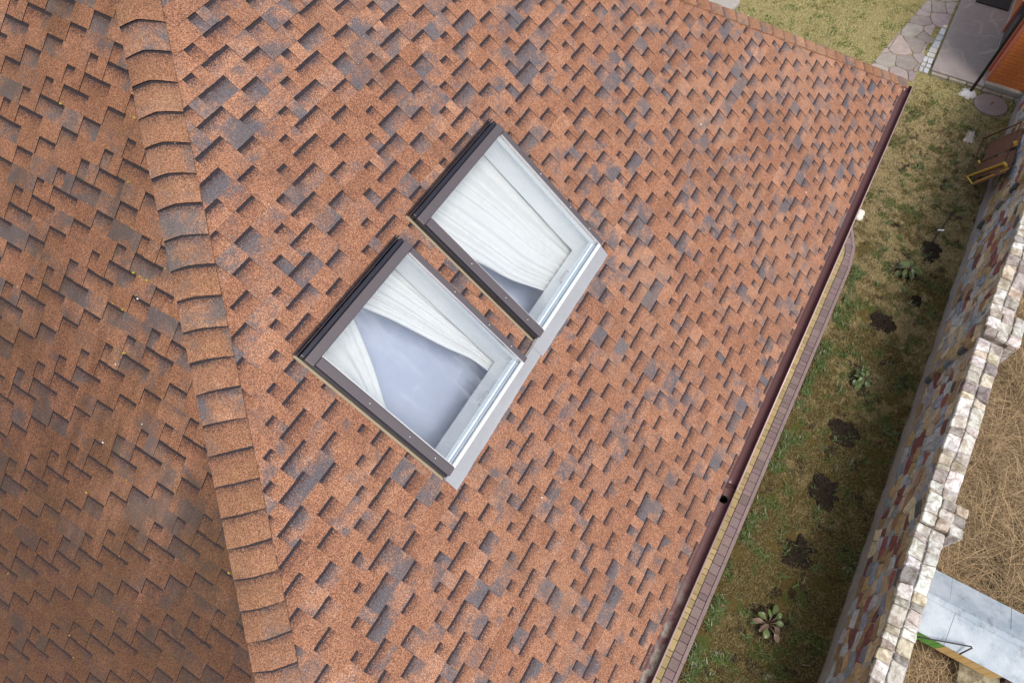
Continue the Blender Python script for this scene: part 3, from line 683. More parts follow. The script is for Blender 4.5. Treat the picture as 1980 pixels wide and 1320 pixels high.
# ------------------------------------------------------------------ stone cells
def vor_cells(sites, bounds, sx=1.0, sy=1.0):
    x0, x1, y0, y1 = bounds; out = []; cell = {}; R = max(sx, sy)
    gs = .5
    for i, p in enumerate(sites): cell.setdefault((int(p[0] // gs), int(p[1] // gs)), []).append(i)
    for i, p in enumerate(sites):
        poly = [(x0, y0), (x1, y0), (x1, y1), (x0, y1)]
        poly = [(max(x0, min(x1, x)), y) for x, y in poly]
        gx, gy = int(p[0] // gs), int(p[1] // gs); near = []
        for a in range(gx - 2, gx + 3):
            for c in range(gy - 2, gy + 3): near += cell.get((a, c), [])
        poly = clip(poly, 1, 0, -(p[0] - 1)); poly = clip(poly, -1, 0, p[0] + 1)
        for j in near:
            if j == i: continue
            q = sites[j]; dx, dy = (q[0] - p[0]) / sx ** 2, (q[1] - p[1]) / sy ** 2
            mx_, my_ = (p[0] + q[0]) / 2, (p[1] + q[1]) / 2
            poly = clip(poly, -dx, -dy, dx * mx_ + dy * my_)
            if len(poly) < 3: break
        out.append(poly if len(poly) >= 3 else None)
    return out
def stone(b, poly, mapf, h, inset, col, rnd=.22, rough=.012, tilt=0.0):
    # corner-cut, inset, extruded with a soft rim
    n = len(poly); cx = sum(p[0] for p in poly) / n; cy = sum(p[1] for p in poly) / n
    ar = abs(sum(poly[i][0] * poly[(i + 1) % n][1] - poly[(i + 1) % n][0] * poly[i][1] for i in range(n))) / 2
    if ar < .0008: return
    p = poly
    q = []
    for i in range(n):
        a, c = p[i], p[(i + 1) % n]
        q += [(a[0] + (c[0] - a[0]) * rnd, a[1] + (c[1] - a[1]) * rnd), ((a[0] + c[0]) / 2 + random.uniform(-rough, rough) * .5, (a[1] + c[1]) / 2 + random.uniform(-rough, rough) * .5), (a[0] + (c[0] - a[0]) * (1 - rnd), a[1] + (c[1] - a[1]) * (1 - rnd))]
    R = math.sqrt(ar); k0 = max(.5, 1 - 2 * inset / R); tx, ty = random.gauss(0, tilt), random.gauss(0, tilt)
    V = []; N = len(q); sl = min(.5, .010 / R)
    for kk, hh in ((k0, -.012), (k0, h * .5), (k0 - sl * .6, h * .88), (k0 - sl * 2.2, h)):
        for (x, y) in q:
            X, Y = cx + (x - cx) * kk, cy + (y - cy) * kk
            e = h * .32 * mnoise.noise(Vector((X * 14, Y * 14, 1))) if hh > h * .7 else 0
            V.append(mapf(X, Y, hh + (tx * (x - cx) + ty * (y - cy) if hh > 0 else 0) + e))
    V.append(mapf(cx, cy, h * (1.03 + random.uniform(-.06, .10))))
    F = [(r * N + i, r * N + (i + 1) % N, (r + 1) * N + (i + 1) % N, (r + 1) * N + i) for r in range(3) for i in range(N)] + [(3 * N + i, 3 * N + (i + 1) % N, 4 * N) for i in range(N)]
    b.add(V, F, (*col, 1))
def jit(c, v=.12):
    k = 1 + random.uniform(-v, v) * 1.6; return [max(0.005, x * k * (1 + random.uniform(-v, v) * .35)) for x in c]
FACE = [((0.312, 0.351, 0.442), 6), ((0.468, 0.481, 0.546), 6), ((0.494, 0.364, 0.221), 5), ((0.624, 0.52, 0.39), 4), ((0.286, 0.111, 0.117), 2.4), ((0.195, 0.0845, 0.091), 1.2), ((0.364, 0.247, 0.156), 4), ((0.52, 0.442, 0.377), 4), ((0.104, 0.111, 0.13), .7)]
def pick(pal):
    r = random.uniform(0, sum(w for _, w in pal))
    for c, w in pal:
        r -= w
        if r <= 0: return jit(c)
    return jit(pal[0][0])

# ---- the stone garden wall
wall = thing('stone_wall', 'long garden wall of multicoloured rubble stone with whitish coping stones', 'wall', W(6, 3.25, 0))
WT = .335; U0, U1 = -2.5, 15.45
PIERS = [(4.50, 4.93), (7.52, 8.02), (11.2, 11.65)]
V = []; NU = 72
for i in range(NU + 1):
    u = U0 + (U1 - U0) * i / NU; m = wall_m(u); h = wall_h(u) - .03
    V += [W(u, m + .03, -.3), W(u, m + .018, h), W(u, m + WT, h), W(u, m + WT, -.3)]
F = [(i * 4 + q, i * 4 + (q + 1) % 4, (i + 1) * 4 + (q + 1) % 4, (i + 1) * 4 + q) for i in range(NU) for q in range(4)] + [(0, 3, 2, 1), tuple(NU * 4 + q for q in range(4))]
obj('wall_core', V, F, M['mortar'], wall)
# rough plinth, battered
V = []; NU = 260; prof = [(-.055, -.05), (-.05, .02), (-.035, .10), (-.012, .17), (.02, .215)]
for i in range(NU + 1):
    u = U0 + (U1 - U0) * i / NU
    for (dm, z) in prof:
        nz = mnoise.noise(Vector((u * 2.2, z * 5, 0))) * .022 + mnoise.noise(Vector((u * 9, z * 15, 3))) * .010
        V.append(W(u, wall_m(u) + .025 + dm - nz, z + nz * .8))
np_ = len(prof)
F = [(i * np_ + q, i * np_ + q + 1, (i + 1) * np_ + q + 1, (i + 1) * np_ + q) for i in range(NU) for q in range(np_ - 1)]
t = NT('plinth render'); n = t.noise(5, 5, .65); n2 = t.noise(40, 3)
M['plinth'] = t.bsdf(t.mix(.3, t.mix(n, (.15, .125, .125), (.34, .30, .28)), t.mix(n2, (.12, .1, .1), (.4, .36, .33))), .9, 0, t.bump(n2, .5, .01), .3)
obj('plinth', V, F, M['plinth'], wall, smooth=True)
# face stones
sites = []; z = .22
while z < 2.4:
    rh = random.uniform(.09, .18); u = U0 + random.uniform(0, .2)
    while u < U1:
        wd = random.choice([.13, .18, .24, .32, .42]) * random.uniform(.85, 1.15)
        sites.append((u + wd / 2, z + rh / 2 + random.uniform(-.028, .028))); u += wd
    z += rh
b = MB()
cells = vor_cells(sites, (U0, U1, .17, 2.6), 1.6, 1.0)
for p, c in zip(sites, cells):
    if c is None: continue
    if any(abs(p[0] - (q0 + .06)) < .16 for q0, _ in PIERS): pass
    top = wall_h(p[0]) - .045
    c = clip(c, 0, -1, top)
    if len(c) < 3: continue
    stone(b, c, lambda x, y, hh: W(x, wall_m(x) + .028 - hh, y), random.uniform(.012, .030), .008, pick(FACE), .07, .034, .07)
b.build('face_stones', M['stone'], wall)
# quoin bricks set upright at each pier
b = MB()
for (q0, _) in PIERS[1:]:
    z = .26; k = 0
    while z < wall_h(q0) - .12:
        hh = random.uniform(.13, .24); col = [(.10, .11, .13), (.36, .26, .15), (.42, .33, .22), (.20, .22, .27), (.44, .36, .25)][k % 5]
        b.bevbox(lambda x, y, zz: W(x, y, zz), q0 - .035, q0 + .055, wall_m(q0) - .055, wall_m(q0) + .02, z, z + hh - .012, .008, (*jit(col), 1)); z += hh; k += 1
b.build('quoin', M['stone'], wall)
# coping stones
COP = [((.66, .64, .60), 5), ((.54, .48, .39), 4), ((.45, .42, .38), 4), ((.76, .75, .73), 3), ((.33, .30, .28), 2), ((.46, .38, .33), .3)]
b = MB()
u = U0
for row in (0, 1):
    u = U0; ph = random.random() * 9
    cen = lambda x: .165 + .030 * mnoise.noise(Vector((x * 2.1, 3.3, 0))) + .015 * mnoise.noise(Vector((x * 7, 1.3, 0)))
    prev = [random.uniform(-.02, .02), random.uniform(-.02, .02)]
    while u < U1:
        L_ = random.choice([.10, .13, .17, .21, .27]) * random.uniform(.85, 1.15); nx = [random.uniform(-.028, .028), random.uniform(-.028, .028)]
        y = (lambda x, k: (random.uniform(-.010, .006) if k == 0 else cen(x) - .004) if row == 0 else (cen(x) + .004 if k == 0 else WT + random.uniform(-.008, .012)))
        q = [(u + prev[0], y(u, 0)), (u + L_ + nx[0], y(u + L_, 0)), (u + L_ + nx[1], y(u + L_, 1)), (u + prev[1], y(u, 1))]
        parts = [q]
        for q0, q1 in PIERS:
            parts = [r for p in parts for r in (clip(p, -1, 0, q0 + .012), clip(p, 1, 0, -(q1 - .012))) if len(r) >= 3]
        for r in parts:
            hh = random.uniform(.034, .052)
            stone(b, r, lambda x, yy, h_: W(x, wall_m(x) - .006 + yy, wall_h(x) - .046 + h_), hh, .0035, pick(COP), .07, .016, .05)
        u += L_; prev = nx
b.build('coping', M['coping'], wall)
# piers: a little higher, standing out behind
for (q0, q1) in PIERS:
    b = MB(); top = max(wall_h(q0), wall_h(q1)) + .075; m0 = wall_m(q0) - .015; m1 = m0 + WT + .155
    b.bevbox(lambda x, y, z: W(x, y, z), q0 + .02, q1 - .02, m0 + .05, m1 - .02, .1, top - .03, .01, (.26, .22, .18, 1))
    for kx in range(3):
        for ky in range(3):
            xa, xb = q0 + (q1 - q0) * kx / 3, q0 + (q1 - q0) * (kx + 1) / 3; ya, yb = m0 + (m1 - m0) * ky / 3, m0 + (m1 - m0) * (ky + 1) / 3
            j = lambda: random.uniform(-.022, .022)
            stone(b, [(xa + j() * (kx > 0), ya + j() * (ky > 0)), (xb + j() * (kx < 2), ya + j() * (ky > 0)), (xb + j() * (kx < 2), yb + j() * (ky < 2)), (xa + j() * (kx > 0), yb + j() * (ky < 2))],
                  lambda x, y, h_: W(x, y, top - .045 + h_), random.uniform(.04, .052), .003, pick(COP), .09, .016, .05)
    z = .3
    while z < top - .08:      # side and back blocks
        hh = random.uniform(.12, .2); hh = min(hh, top - .06 - z)
        for (xa, xb) in ((q0, (q0 + q1) / 2), ((q0 + q1) / 2, q1)): b.bevbox(lambda x, y, zz: W(x, y, zz), xa + .006, xb - .006, m1 - .03, m1 + random.uniform(-.004, .008), z, z + hh - .012, .01, (*pick(COP), 1))
        for xx in (q0, q1): b.bevbox(lambda x, y, zz: W(x, y, zz), xx - .008, xx + .03, m0 + WT + .02, m1 - .035, z, z + hh - .012, .008, (*pick(COP), 1))
        z += hh
    b.build('pier', M['coping'], wall)

# ---- paved strip beneath the eave
def bend(u, m):
    """The strip turns towards the house past u = 9.55."""
    if u <= 9.62: return u, m
    a = -.39; d = u - 9.62; return 9.62 + d * math.cos(a) - (m - 1.05) * math.sin(a) * min(1, d / .25) * .55, m + d * math.sin(a)
def pav(b, u0, u1, m0, m1, z, col, bev=.008):
    b.bevbox(lambda x, y, zz: W(*bend(x, y), zz), u0, u1, m0, m1, z - .09, z, bev, (*col, 1))
path = obj('paved_path', [W(-2.8, .2, -.02), W(9.6, .2, -.02), W(9.6, 1.44, -.02), W(-2.8, 1.44, -.02)], [(0, 1, 2, 3)], M['soil']); path['kind'] = 'structure'
for name, m0, m1, base in (('yellow_pavers', 1.135, 1.272, (.33, .255, .13)), ('purple_pavers', 1.278, 1.402, (.19, .138, .138)), ('purple_pavers', .83, .99, (.19, .138, .138)), ('yellow_pavers', .993, 1.130, (.33, .255, .13)), ('purple_pavers', .40, .83, (.19, .138, .138))):
    b = MB(); u = -2.7 + random.uniform(0, .1); k = 0
    while u < 10.45:
        L_ = random.choice([.155, .085, .155, .085, .155, .12]); pav(b, u, u + L_ - .006, m0, m1, .028 + random.uniform(-.002, .002), jit(base, .10)); u += L_
    b.build(name, M['paver'], path)
b = MB(); u = -2.7
while u < 10.5: pav(b, u, u + .497, 1.407, 1.458, .036, jit((.23, .17, .17), .04), .006); u += .5
b.build('kerb', M['paver'], path)

# ---- flagstone path and terrace by the brick house
fp = obj('flagstone_path', [W(14.8, -.7, .002), W(24, .9, .002), W(24, 1.4, .002), W(14.8, 1.4, .002)], [(0, 1, 2, 3)], M['turf']); fp['kind'] = 'structure'
sites = []
for i in range(26):
    for j in range(5):
        sites.append((14.6 + i * .40 + (j % 2) * .2 + random.uniform(-.19, .19), -.55 + j * .42 + random.uniform(-.19, .19)))
b = MB()
for p, c in zip(sites, vor_cells(sites, (14.3, 24.5, -.8, 1.36))):
    if c is None: continue
    c = clip(c, -.17, 1, .17 * 15.1 - .20)      # lawn edge
    c = clip(c, 1, .10, -15.08)
    if p[1] > 1.12 and p[0] < 17.2: c = clip(c, 0, -1, 1.12 if p[0] > 15.9 else 1.16)
    if len(c) < 3: continue
    stone(b, c, lambda x, y, h_: W(x, y, h_), .022, .008, jit((.29, .245, .235), .14), .12, .03, .01)
b.build('flagstones', M['flag'], fp)
b = MB(); u = 15.42
while u < 17.3:                      # pale infill stones against the terrace
    L_ = random.uniform(.13, .30); wd = .21 - .11 * (u - 15.4) / 1.9
    j = lambda: random.uniform(-.02, .02)
    col = jit(random.choice([(.55, .53, .50), (.62, .58, .50), (.40, .43, .47), (.48, .50, .53)]), .06)
    if u < 15.8:
        stone(b, [(u, 1.16), (u + L_ - .02, 1.15), (u + L_ - .02, 1.25 + j()), (u, 1.25)], lambda x, y, h_: W(x, y, h_), .024, .006, col, .1, .01)
        stone(b, [(u, 1.265), (u + L_ - .02, 1.265 + j()), (u + L_ - .02, 1.365), (u, 1.365)], lambda x, y, h_: W(x, y, h_), .024, .006, jit(col), .1, .01)
    else: stone(b, [(u, 1.365 - wd + j()), (u + L_ - .015, 1.365 - wd + j()), (u + L_ - .015, 1.365), (u, 1.365)], lambda x, y, h_: W(x, y, h_), .024, .006, col, .1, .01)
    u += L_
b.build('pale_stones', M['flag'], fp)
b = MB(); b.bevbox(lambda x, y, z: W(x, y, z), 15.50, 24, 1.40, 2.495, -.1, .085, .015); ter = b.build('terrace', M['terrace']); ter['kind'] = 'structure'
b = MB(); u = 1.42
while u < 3.6:
    L_ = random.uniform(.25, .5); b.bevbox(lambda x, y, z: W(x, y, z), 15.40 + random.uniform(-.02, .02), 15.49, u, u + L_ - .02, -.1, .06, .02, (*jit((.27, .25, .20)), 1)); u += L_
o = b.build('terrace_edge', M['flag'], ter)

# ---- brick house
bh = thing('brick_house', 'orange brick house corner with salmon trim at the terrace', 'house', W(17, 3.5, 0))
b = MB(); b.bevbox(lambda x, y, z: W(x, y, z), 15.66, 24, 2.52, 9, .12, 3.4, .004); b.build('wall', M['brick'], bh)
b = MB(); b.bevbox(lambda x, y, z: W(x, y, z), 15.56, 24, 2.49, 9, -.1, .118, .012); b.build('plinth', M['concrete'], bh)
b = MB(); b.bevbox(lambda x, y, z: W(x, y, z), 15.655, 15.80, 2.475, 2.518, .12, 3.4, .004)
b.bevbox(lambda x, y, z: W(x, y, z), 16.0, 16.06, 2.45, 2.518, .12, 2.4, .004); b.bevbox(lambda x, y, z: W(x, y, z), 17.55, 17.61, 2.45, 2.518, .12, 2.4, .004); b.bevbox(lambda x, y, z: W(x, y, z), 16.065, 17.545, 2.45, 2.518, 2.34, 2.4, .004)
b.each('trim', M['orangepaint'], bh)
b = MB(); b.bevbox(lambda x, y, z: W(x, y, z), 16.065, 17.545, 2.49, 2.519, .15, 2.335, .004); b.build('door', M['rubber'], bh)
b = MB(); b.tube([W(17.40, 2.465, 1.0), W(17.40, 2.435, 1.0), W(17.28, 2.435, 1.0)], .012, 8); b.build('door_handle', M['bead'], bh, True)
tag((lambda bb: (bb.bevbox(lambda x, y, z: W(x, y, z), 18.45, 19.3, 1.70, 2.44, .087, .112, .01), bb.build('black_block', M['dark']))[1])(MB()), 'flat black block lying on the stone terrace beside the brick house', 'mat')  # thin black box over an unidentified dark area
# post in a lump of cement
ps = thing('iron_post', 'thin black iron post set in a white lump of cement at the terrace corner', 'post', W(15.24, 2.29, 0))
b = MB(); b.tube([W(15.24, 2.29, -.1), W(15.24, 2.29, 1.5), W(15.24, 2.29, 3.2)], .032, 12); b.build('pole', M['steelrod'], ps, True)
V = [W(15.24, 2.29, .07)]; F = []; NA = 22
for r in range(1, 6):
    for k in range(NA):
        a = 2 * math.pi * k / NA; rr = .17 * r / 5 * (1 + .45 * mnoise.noise(Vector((math.cos(a) * 1.8, math.sin(a) * 1.8, r * .1)))); f = r / 5
        V.append(W(15.23 + rr * math.cos(a), 2.275 + rr * math.sin(a), .07 * (1 - f ** 2) + .012 * mnoise.noise(Vector((a * 3, r, 0))) - .012 * f))
F = [(0, 1 + k, 1 + (k + 1) % NA) for k in range(NA)] + [(1 + r * NA + k, 1 + (r + 1) * NA + k, 1 + (r + 1) * NA + (k + 1) % NA, 1 + r * NA + (k + 1) % NA) for r in range(4) for k in range(NA)]
obj('footing', V, F, simple('splashed cement', (.62, .60, .60), .8, 0, .12, 20, .4), ps)
V = [W(13.92, 2.59, .02)]; F = []
for r in range(1, 5):
    for k in range(NA):
        a = 2 * math.pi * k / NA; rr = r / 4 * (1 + .6 * mnoise.noise(Vector((math.cos(a) * 2.2, math.sin(a) * 2.2, 5))))
        V.append(W(13.92 + .22 * rr * math.cos(a), 2.59 + .10 * rr * math.sin(a), .016 * (1 - (r / 4) ** 2) - .004 + .008 * mnoise.noise(Vector((a * 4, r * 2, 1)))))
F = [(0, 1 + k, 1 + (k + 1) % NA) for k in range(NA)] + [(1 + r * NA + k, 1 + (r + 1) * NA + k, 1 + (r + 1) * NA + (k + 1) % NA, 1 + r * NA + (k + 1) % NA) for r in range(3) for k in range(NA)]
o = obj('sand', V, F, simple('spilt pale sand', (.50, .44, .38), .9, 0, .2, 30, .5)); o['kind'] = 'stuff'
# round concrete cover
wc = thing('well_cover', 'round purple grey concrete cover lying in the grass near the brick wall', 'cover', W(15.06, 2.76, 0))
b = MB(); b.lathe(W(15.06, 2.76, -.05), [(.33, 0), (.335, .07), (.325, .085), (.30, .092), (.295, .088), (.16, .088), (.155, .096), (.10, .10)], 48); b.build('lid', M['lidstone'], wc)
b = MB(); b.tube([W(15.02, 2.74, .048), W(15.02, 2.74, .075), W(15.10, 2.78, .075), W(15.10, 2.78, .048)], .006, 8); b.build('lifting_loop', M['steelrod'], wc, True)
# round pale slab beyond the far hip
b = MB(); b.lathe(W(15.62, -3.62, -.05), [(.50, 0), (.50, .13), (.48, .16), (.42, .17)], 40, ex=1.1); tag(b.build('stone_slab', M['concrete'], None), 'round pale concrete slab in the grass beyond the far hip of the roof', 'slab')
# cream rounded stones under the gutter
for i, (u, m, r, lb) in enumerate(((10.70, 1.235, .075, 'cream white rounded stone in the grass just past the gutter, farther from the skylights'), (10.585, 1.23, .082, 'cream white rounded stone in the grass just past the gutter, nearer the paved strip'))):
    bm = bmesh.new(); bmesh.ops.create_icosphere(bm, subdivisions=3, radius=r)
    for v in bm.verts:
        d = v.co.normalized(); v.co *= 1 + .16 * mnoise.noise(d * 2.2 + Vector((i * 5, 0, 0))); v.co.z *= .8; v.co += W(u, m, .05)
    me = bpy.data.meshes.new('garden_stone'); bm.to_mesh(me); bm.free(); me.materials.append(M['white']); me.polygons.foreach_set('use_smooth', [True] * len(me.polygons))
    tag(link(bpy.data.objects.new('garden_stone', me)), lb, 'stone', 'cream stones by the paved strip')
# twig with a scrap of white plastic
tw = thing('plant_stake', 'thin dark stake lying across the grass by a soil patch with a white tag', 'stake', W(11, 2.6, 0))
b = MB(); b.tube([W(10.62, 2.56, .03), W(11.1, 2.65, .05), W(11.66, 2.75, .035)], .010, 6); b.build('stake', M['steelrod'], tw)
b = MB(); b.bevbox(lambda x, y, z: W(x + .3 * (y - 2.63), y, z + .03 * math.sin(y * 40)), 11.0, 11.035, 2.59, 2.69, .052, .058, .002); b.build('tag', M['whitepaint'], tw)

# ---- rusty frame leaning on the wall
ct = thing('leaning_frame', 'rusty brown metal frame with chipped yellow edges leaning on the stone wall', 'metal frame', W(13, 2.9, 0))
A_, B_, C_, D_ = W(12.69, 2.772, .03), W(13.92, 2.83, .033), W(13.42, 3.085, .97), W(12.386, 3.067, .80)
E_, F_ = W(12.274, 2.842, .24), W(12.02, 3.10, 1.0)
b = MB(); b.tube([A_, A_.lerp(B_, .5), B_], .013, 8); b.tube([B_, B_.lerp(C_, .5) + Vector((0, 0, .01)), C_], .015, 8); b.tube([C_, C_.lerp(D_, .4), D_ + Vector((.02, 0, .02))], .010, 8); b.build('tube_frame', M['rust'], ct, True)
def bar(b, p, q, w, h):
    d = (q - p).normalized(); x = d.cross(Vector((0, .6, .8))).normalized(); y = d.cross(x)
    b.hexa([p - x * w - y * h, p + x * w - y * h, p + x * w + y * h, p - x * w + y * h, q - x * w - y * h, q + x * w - y * h, q + x * w + y * h, q - x * w + y * h])
b = MB(); bar(b, A_, D_, .018, .014); bar(b, D_ - (D_ - E_) * .0, F_.lerp(D_, .35), .02, .03); bar(b, A_, E_, .012, .012); bar(b, E_, E_.lerp(F_, .62), .013, .012); bar(b, E_.lerp(F_, .78), F_, .013, .012)
k1, k2 = W(12.86, 3.10, .93), W(13.06, 2.84, .17); bar(b, k1, k1 + Vector((-.12, .0, .06)), .03, .03); bar(b, k2, k2 + Vector((-.10, -.02, .03)), .016, .016)
b.build('yellow_edge', M['yellowpaint'], ct)
def sheetq(b, q, n, lipn=.04):
    q = [W(*c) for c in q]; th = n * .008; N = 8; V = []
    for i in range(N + 1):
        for j in range(N + 1):
            f, g = i / N, j / N; p = q[0].lerp(q[1], f).lerp(q[3].lerp(q[2], f), g)
            V.append(p + n * (lipn * (2 * g - 1) ** 4 + .012 * mnoise.noise(p * 3)))
    nv = len(V); V += [v - th for v in V]
    F = [(i * (N + 1) + j, i * (N + 1) + j + 1, (i + 1) * (N + 1) + j + 1, (i + 1) * (N + 1) + j) for i in range(N) for j in range(N)]; F += [tuple(x + nv for x in f[::-1]) for f in F]
    rim = [i for i in range(N + 1)] + [i * (N + 1) + N for i in range(1, N + 1)] + [N * (N + 1) + i for i in range(N - 1, -1, -1)] + [i * (N + 1) for i in range(N - 1, 0, -1)]
    F += [(rim[i], rim[(i + 1) % len(rim)], rim[(i + 1) % len(rim)] + nv, rim[i] + nv) for i in range(len(rim))]
    b.add(V, F)
nn = (B_ - A_).cross(D_ - A_).normalized(); nn = nn if nn.z > 0 else -nn
b = MB(); sheetq(b, [(13.60, 2.935, .19), (13.41, 3.195, .86), (12.80, 3.18, .90), (13.01, 2.895, .15)], nn); b.build('sheet_panel', M['rust'], ct)
b = MB(); sheetq(b, [(12.99, 2.875, .13), (12.75, 3.175, .89), (12.10, 3.13, .92), (12.50, 2.87, .20)], nn, .02); b.build('sheet_panel', M['rust'], ct)
sun_dir = None
b = MB(); bar(b, E_ + Vector((.0, -.01, .02)), F_ + Vector((.0, -.01, .0)), .10, .004); b.build('base_plate', M['rust'], ct)

# ---- leathery plants
def plant(u, m, lab, nleaf, R_, pink, spread):
    p = thing('leafy_plant', lab, 'plant', W(u, m, 0), 'leafy plants in a row in the lawn')
    b = MB(); st = MB()
    for i in range(nleaf):
        az = i * 2.4 + random.uniform(-1.1, 1.1); rad = R_ * (.25 + .75 * ((i + .5) / nleaf)) * spread; L_ = R_ * random.uniform(.38, .72); wd = L_ * random.uniform(.55, .78)
        h = .05 + .13 * (1 - i / nleaf) + random.uniform(-.02, .02); roll = random.uniform(-.8, .8); pitch = random.uniform(-.6, .6)
        d = Vector((math.cos(az), math.sin(az), 0)); s = Vector((-math.sin(az), math.cos(az), 0)); o = W(u, m, 0) + d * (rad * .55) + Vector((0, 0, h))
        V = []; NL, NW = 7, 4
        for a in range(NL + 1):
            f = a / NL; ww = wd * .5 * (math.sin(math.pi * min(1, f * .93 + .04)) ** .65)
            for c in range(NW + 1):
                g = 2 * c / NW - 1
                V.append(o + d * (L_ * f * math.cos(pitch)) + s * (ww * g * math.cos(roll)) + Vector((0, 0, L_ * (pitch * f - .45 * f * f) + ww * g * math.sin(roll) + .25 * ww * g * g + .010 * mnoise.noise(Vector((f * 4, g * 3, i))))))
        b.add(V, [(a * (NW + 1) + c, a * (NW + 1) + c + 1, (a + 1) * (NW + 1) + c + 1, (a + 1) * (NW + 1) + c) for a in range(NL) for c in range(NW)], (random.random(), .95 if i in pink else .3, 0, 1))
        st.tube([W(u, m, .0) + d * .01, W(u, m, h * .6) + d * rad * .25, o], .006, 6)
    b.build('leaves', M['leaf'], p, True); st.build('stem', M['weed'], p, True)
    V = [W(u, m, .012)]; NA = 24
    for r in range(1, 6):
        for k in range(NA):
            a = 2 * math.pi * k / NA; rr = R_ * 1.2 * r / 5 * (1 + .4 * mnoise.noise(Vector((math.cos(a) * 1.6, math.sin(a) * 1.6, u))))
            V.append(W(u + rr * math.cos(a), m + rr * math.sin(a), .010 - .02 * (r / 5) ** 2 + .01 * mnoise.noise(Vector((a * 5, r * 2, u)))))
    o = obj('soil', V, [(0, 1 + k, 1 + (k + 1) % NA) for k in range(NA)] + [(1 + r * NA + k, 1 + (r + 1) * NA + k, 1 + (r + 1) * NA + (k + 1) % NA, 1 + r * NA + (k + 1) % NA) for r in range(4) for k in range(NA)], M['soil']); o['kind'] = 'structure'
plant(9.78, 2.35, 'bushy plant with broad fresh green leaves, the fullest green of the plants in the lawn', 26, .22, (), 1.0)
plant(7.18, 2.28, 'compact leafy plant with rounded green leaves and one pink leaf', 24, .19, (21,), .95)
plant(2.86, 2.24, 'sparse wilting plant with scattered reddish and yellow green leaves over bare soil', 15, .205, (1, 4, 6, 9, 12), 1.5)

# ---- low hutch behind the wall
hu = thing('wooden_hutch', 'low wooden hutch with green and yellow planks under a galvanised sheet roof behind the wall', 'hutch', W(3.95, 4.4, .9))
ma, mb = 3.55, 5.3; ue0, ue1, ur_ = 3.47, 4.34, 3.96; ze, zr = .88, .975
def gable(b, u0, u1, z0, z1, th, m0=ma, m1=mb, a=(1, 1, 1, 1)):
    b.hexa([W(u0, m0, z0), W(u1, m0, z1), W(u1, m1, z1), W(u0, m1, z0), W(u0, m0, z0 + th), W(u1, m0, z1 + th), W(u1, m1, z1 + th), W(u0, m1, z0 + th)], a)
b = MB()
for (x, y) in ((ma, 3.99), (3.994, 4.9), (4.904, mb)):
    d = random.uniform(-.004, .004); gable(b, ue0, ur_ - .03, ze + d, zr + d - .004, .004, x, y)
for (x, y) in ((ma, 3.90), (3.904, 4.62), (4.624, mb)):
    d = random.uniform(-.004, .004); gable(b, ur_ + .03, ue1, zr + d - .004, ze + d, .004, x, y)
b.build('roof', M['galv'], hu)
b = MB(); gable(b, ur_ - .075, ur_, zr - .004, zr + .008, .005); gable(b, ur_ + .001, ur_ + .075, zr + .008, zr - .004, .005); b.build('ridge_cap', M['galv'], hu)
for nm_, mat, x0, x1 in (('green_planks', 'green', ma + .05, 4.02), ('yellow_planks', 'yellow', 4.022, 4.70)):
    b = MB(); x = x0
    while x < x1 - .02:
        L_ = min(.115, x1 - x); b.bevbox(lambda a, c, z: W(a, c, z), ue0 + .008, ue0 + .028, x, x + L_ - .004, .60, ze - .002, .003); x += L_
    b.build(nm_, M[mat], hu)
b = MB(); b.bevbox(lambda a, c, z: W(a, c, z), ue1 - .055, ue1 - .035, ma + .05, 4.70, .60, ze - .002, .003); b.bevbox(lambda a, c, z: W(a, c, z), ue0 + .030, ue1 - .057, 4.66, 4.68, .60, ze - .004, .003); b.bevbox(lambda a, c, z: W(a, c, z), ue0 + .030, ue1 - .057, ma + .05, ma + .07, .60, ze - .004, .003)
b.bevbox(lambda a, c, z: W(a, c, z), ue0 + .04, ue1 - .04, ma + .05, 4.655, .58, .597, .003); b.build('box', M['yellow'], hu)
b = MB()
for (x, y) in ((ue0 + .1, 3.75), (ue1 - .1, 3.75), (ue0 + .1, 4.9), (ue1 - .1, 4.9)): b.bevbox(lambda a, c, z: W(a, c, z), x - .03, x + .03, y - .03, y + .03, .2, .578, .005)
b.each('leg', M['soffit'], hu)
b = MB(); b.tube([W(3.36, 3.60, .93), W(3.40, 3.72, .955), W(3.58, 4.23, 1.00), W(3.575, 4.245, .997), W(3.45, 4.16, .92)], .009, 8); tag(b.build('bent_rod', M['steelrod'], None, True), 'thin dark rod with a bent hook end lying on the galvanised roof of the hutch', 'rod')
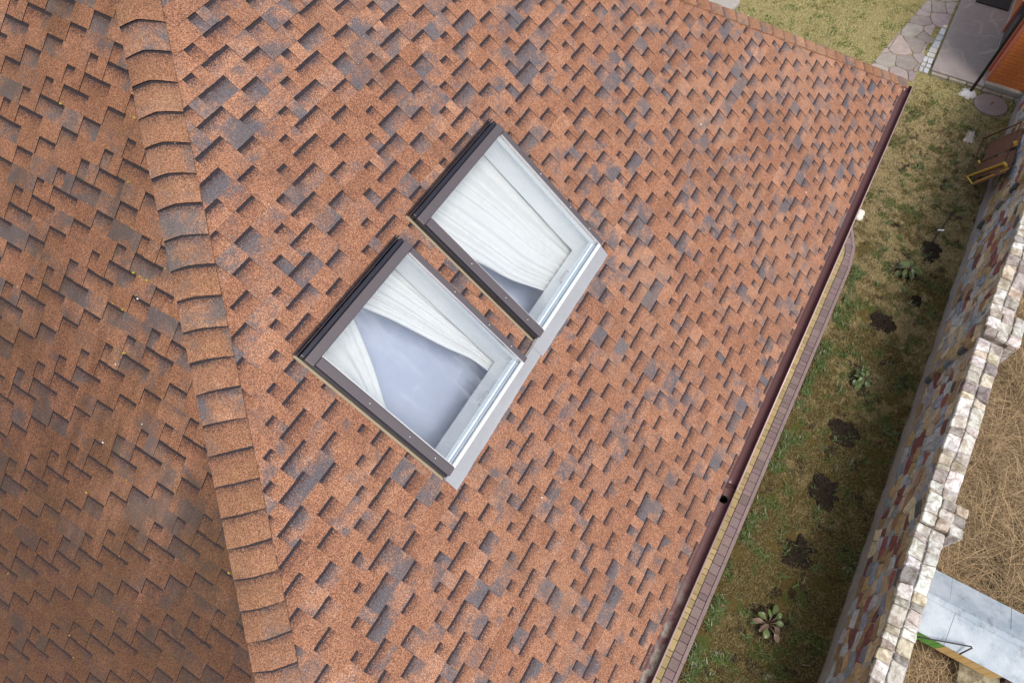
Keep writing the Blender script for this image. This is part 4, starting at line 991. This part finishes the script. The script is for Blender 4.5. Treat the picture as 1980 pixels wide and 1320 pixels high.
b = MB(); stone(b, [(3.22, 4.38), (3.62, 4.35), (3.66, 4.86), (3.2, 4.9)], lambda x, y, h_: W(x, y, .28 + h_), .22, .01, (.30, .27, .18), .14, .03, .05); tag(b.build('stone_block', M['coping'], None), 'mossy pale stone block on the dry grass in front of the yellow planks', 'stone')

# ------------------------------------------------------------------ light, sky, camera
Lv = Vector((-.52, -1, 0)).normalized(); ELEV = math.radians(60)
Ld = Vector((Lv.x * math.cos(ELEV), Lv.y * math.cos(ELEV), math.sin(ELEV)))
sun = bpy.data.lights.new('sun', 'SUN'); sun.energy = 1.8; sun.angle = math.radians(22); sun.color = (1, .95, .88)
so = bpy.data.objects.new('sun', sun); link(so); so.rotation_euler = Ld.to_track_quat('Z', 'Y').to_euler(); so.location = (0, 0, 20)
w = bpy.data.worlds.new('World'); SC.world = w; w.use_nodes = True; nt = w.node_tree
bg = nt.nodes.get('Background') or nt.nodes.new('ShaderNodeBackground'); sky = nt.nodes.new('ShaderNodeTexSky'); sky.sky_type = 'NISHITA'; sky.sun_disc = False
sky.sun_elevation = ELEV; sky.sun_rotation = math.atan2(Lv.x, Lv.y); sky.dust_density = 1.5; sky.air_density = .8; sky.ozone_density = 1.0
hs = nt.nodes.new('ShaderNodeHueSaturation'); hs.inputs['Saturation'].default_value = .38      # thin bright overcast
nt.links.new(sky.outputs[0], hs.inputs['Color']); nt.links.new(hs.outputs[0], bg.inputs[0]); bg.inputs[1].default_value = .14
cam = bpy.data.cameras.new('camera'); cam.sensor_width = 36; cam.lens = 36 * 1303.97 / 1980; cam.clip_end = 500; cam.clip_start = .05
co = bpy.data.objects.new('camera', cam); link(co)
R_ = Vector((.50985371, -.86017345, -.01228126)); U_ = Vector((.74650030, .43529060, .50324883)); F_ = Vector((.42753537, .26575125, -.86405427))
mt = Matrix((R_, U_, -F_)).transposed().to_4x4(); mt.translation = (0, 0, 10); co.matrix_world = mt
SC.camera = co
SC.view_settings.view_transform = 'Standard'; SC.view_settings.look = 'None'; SC.view_settings.exposure = .72; SC.view_settings.gamma = 1
SC.view_settings.use_curve_mapping = False
SC.cycles.transparent_max_bounces = 16; SC.cycles.max_bounces = 10; SC.cycles.sample_clamp_indirect = 6
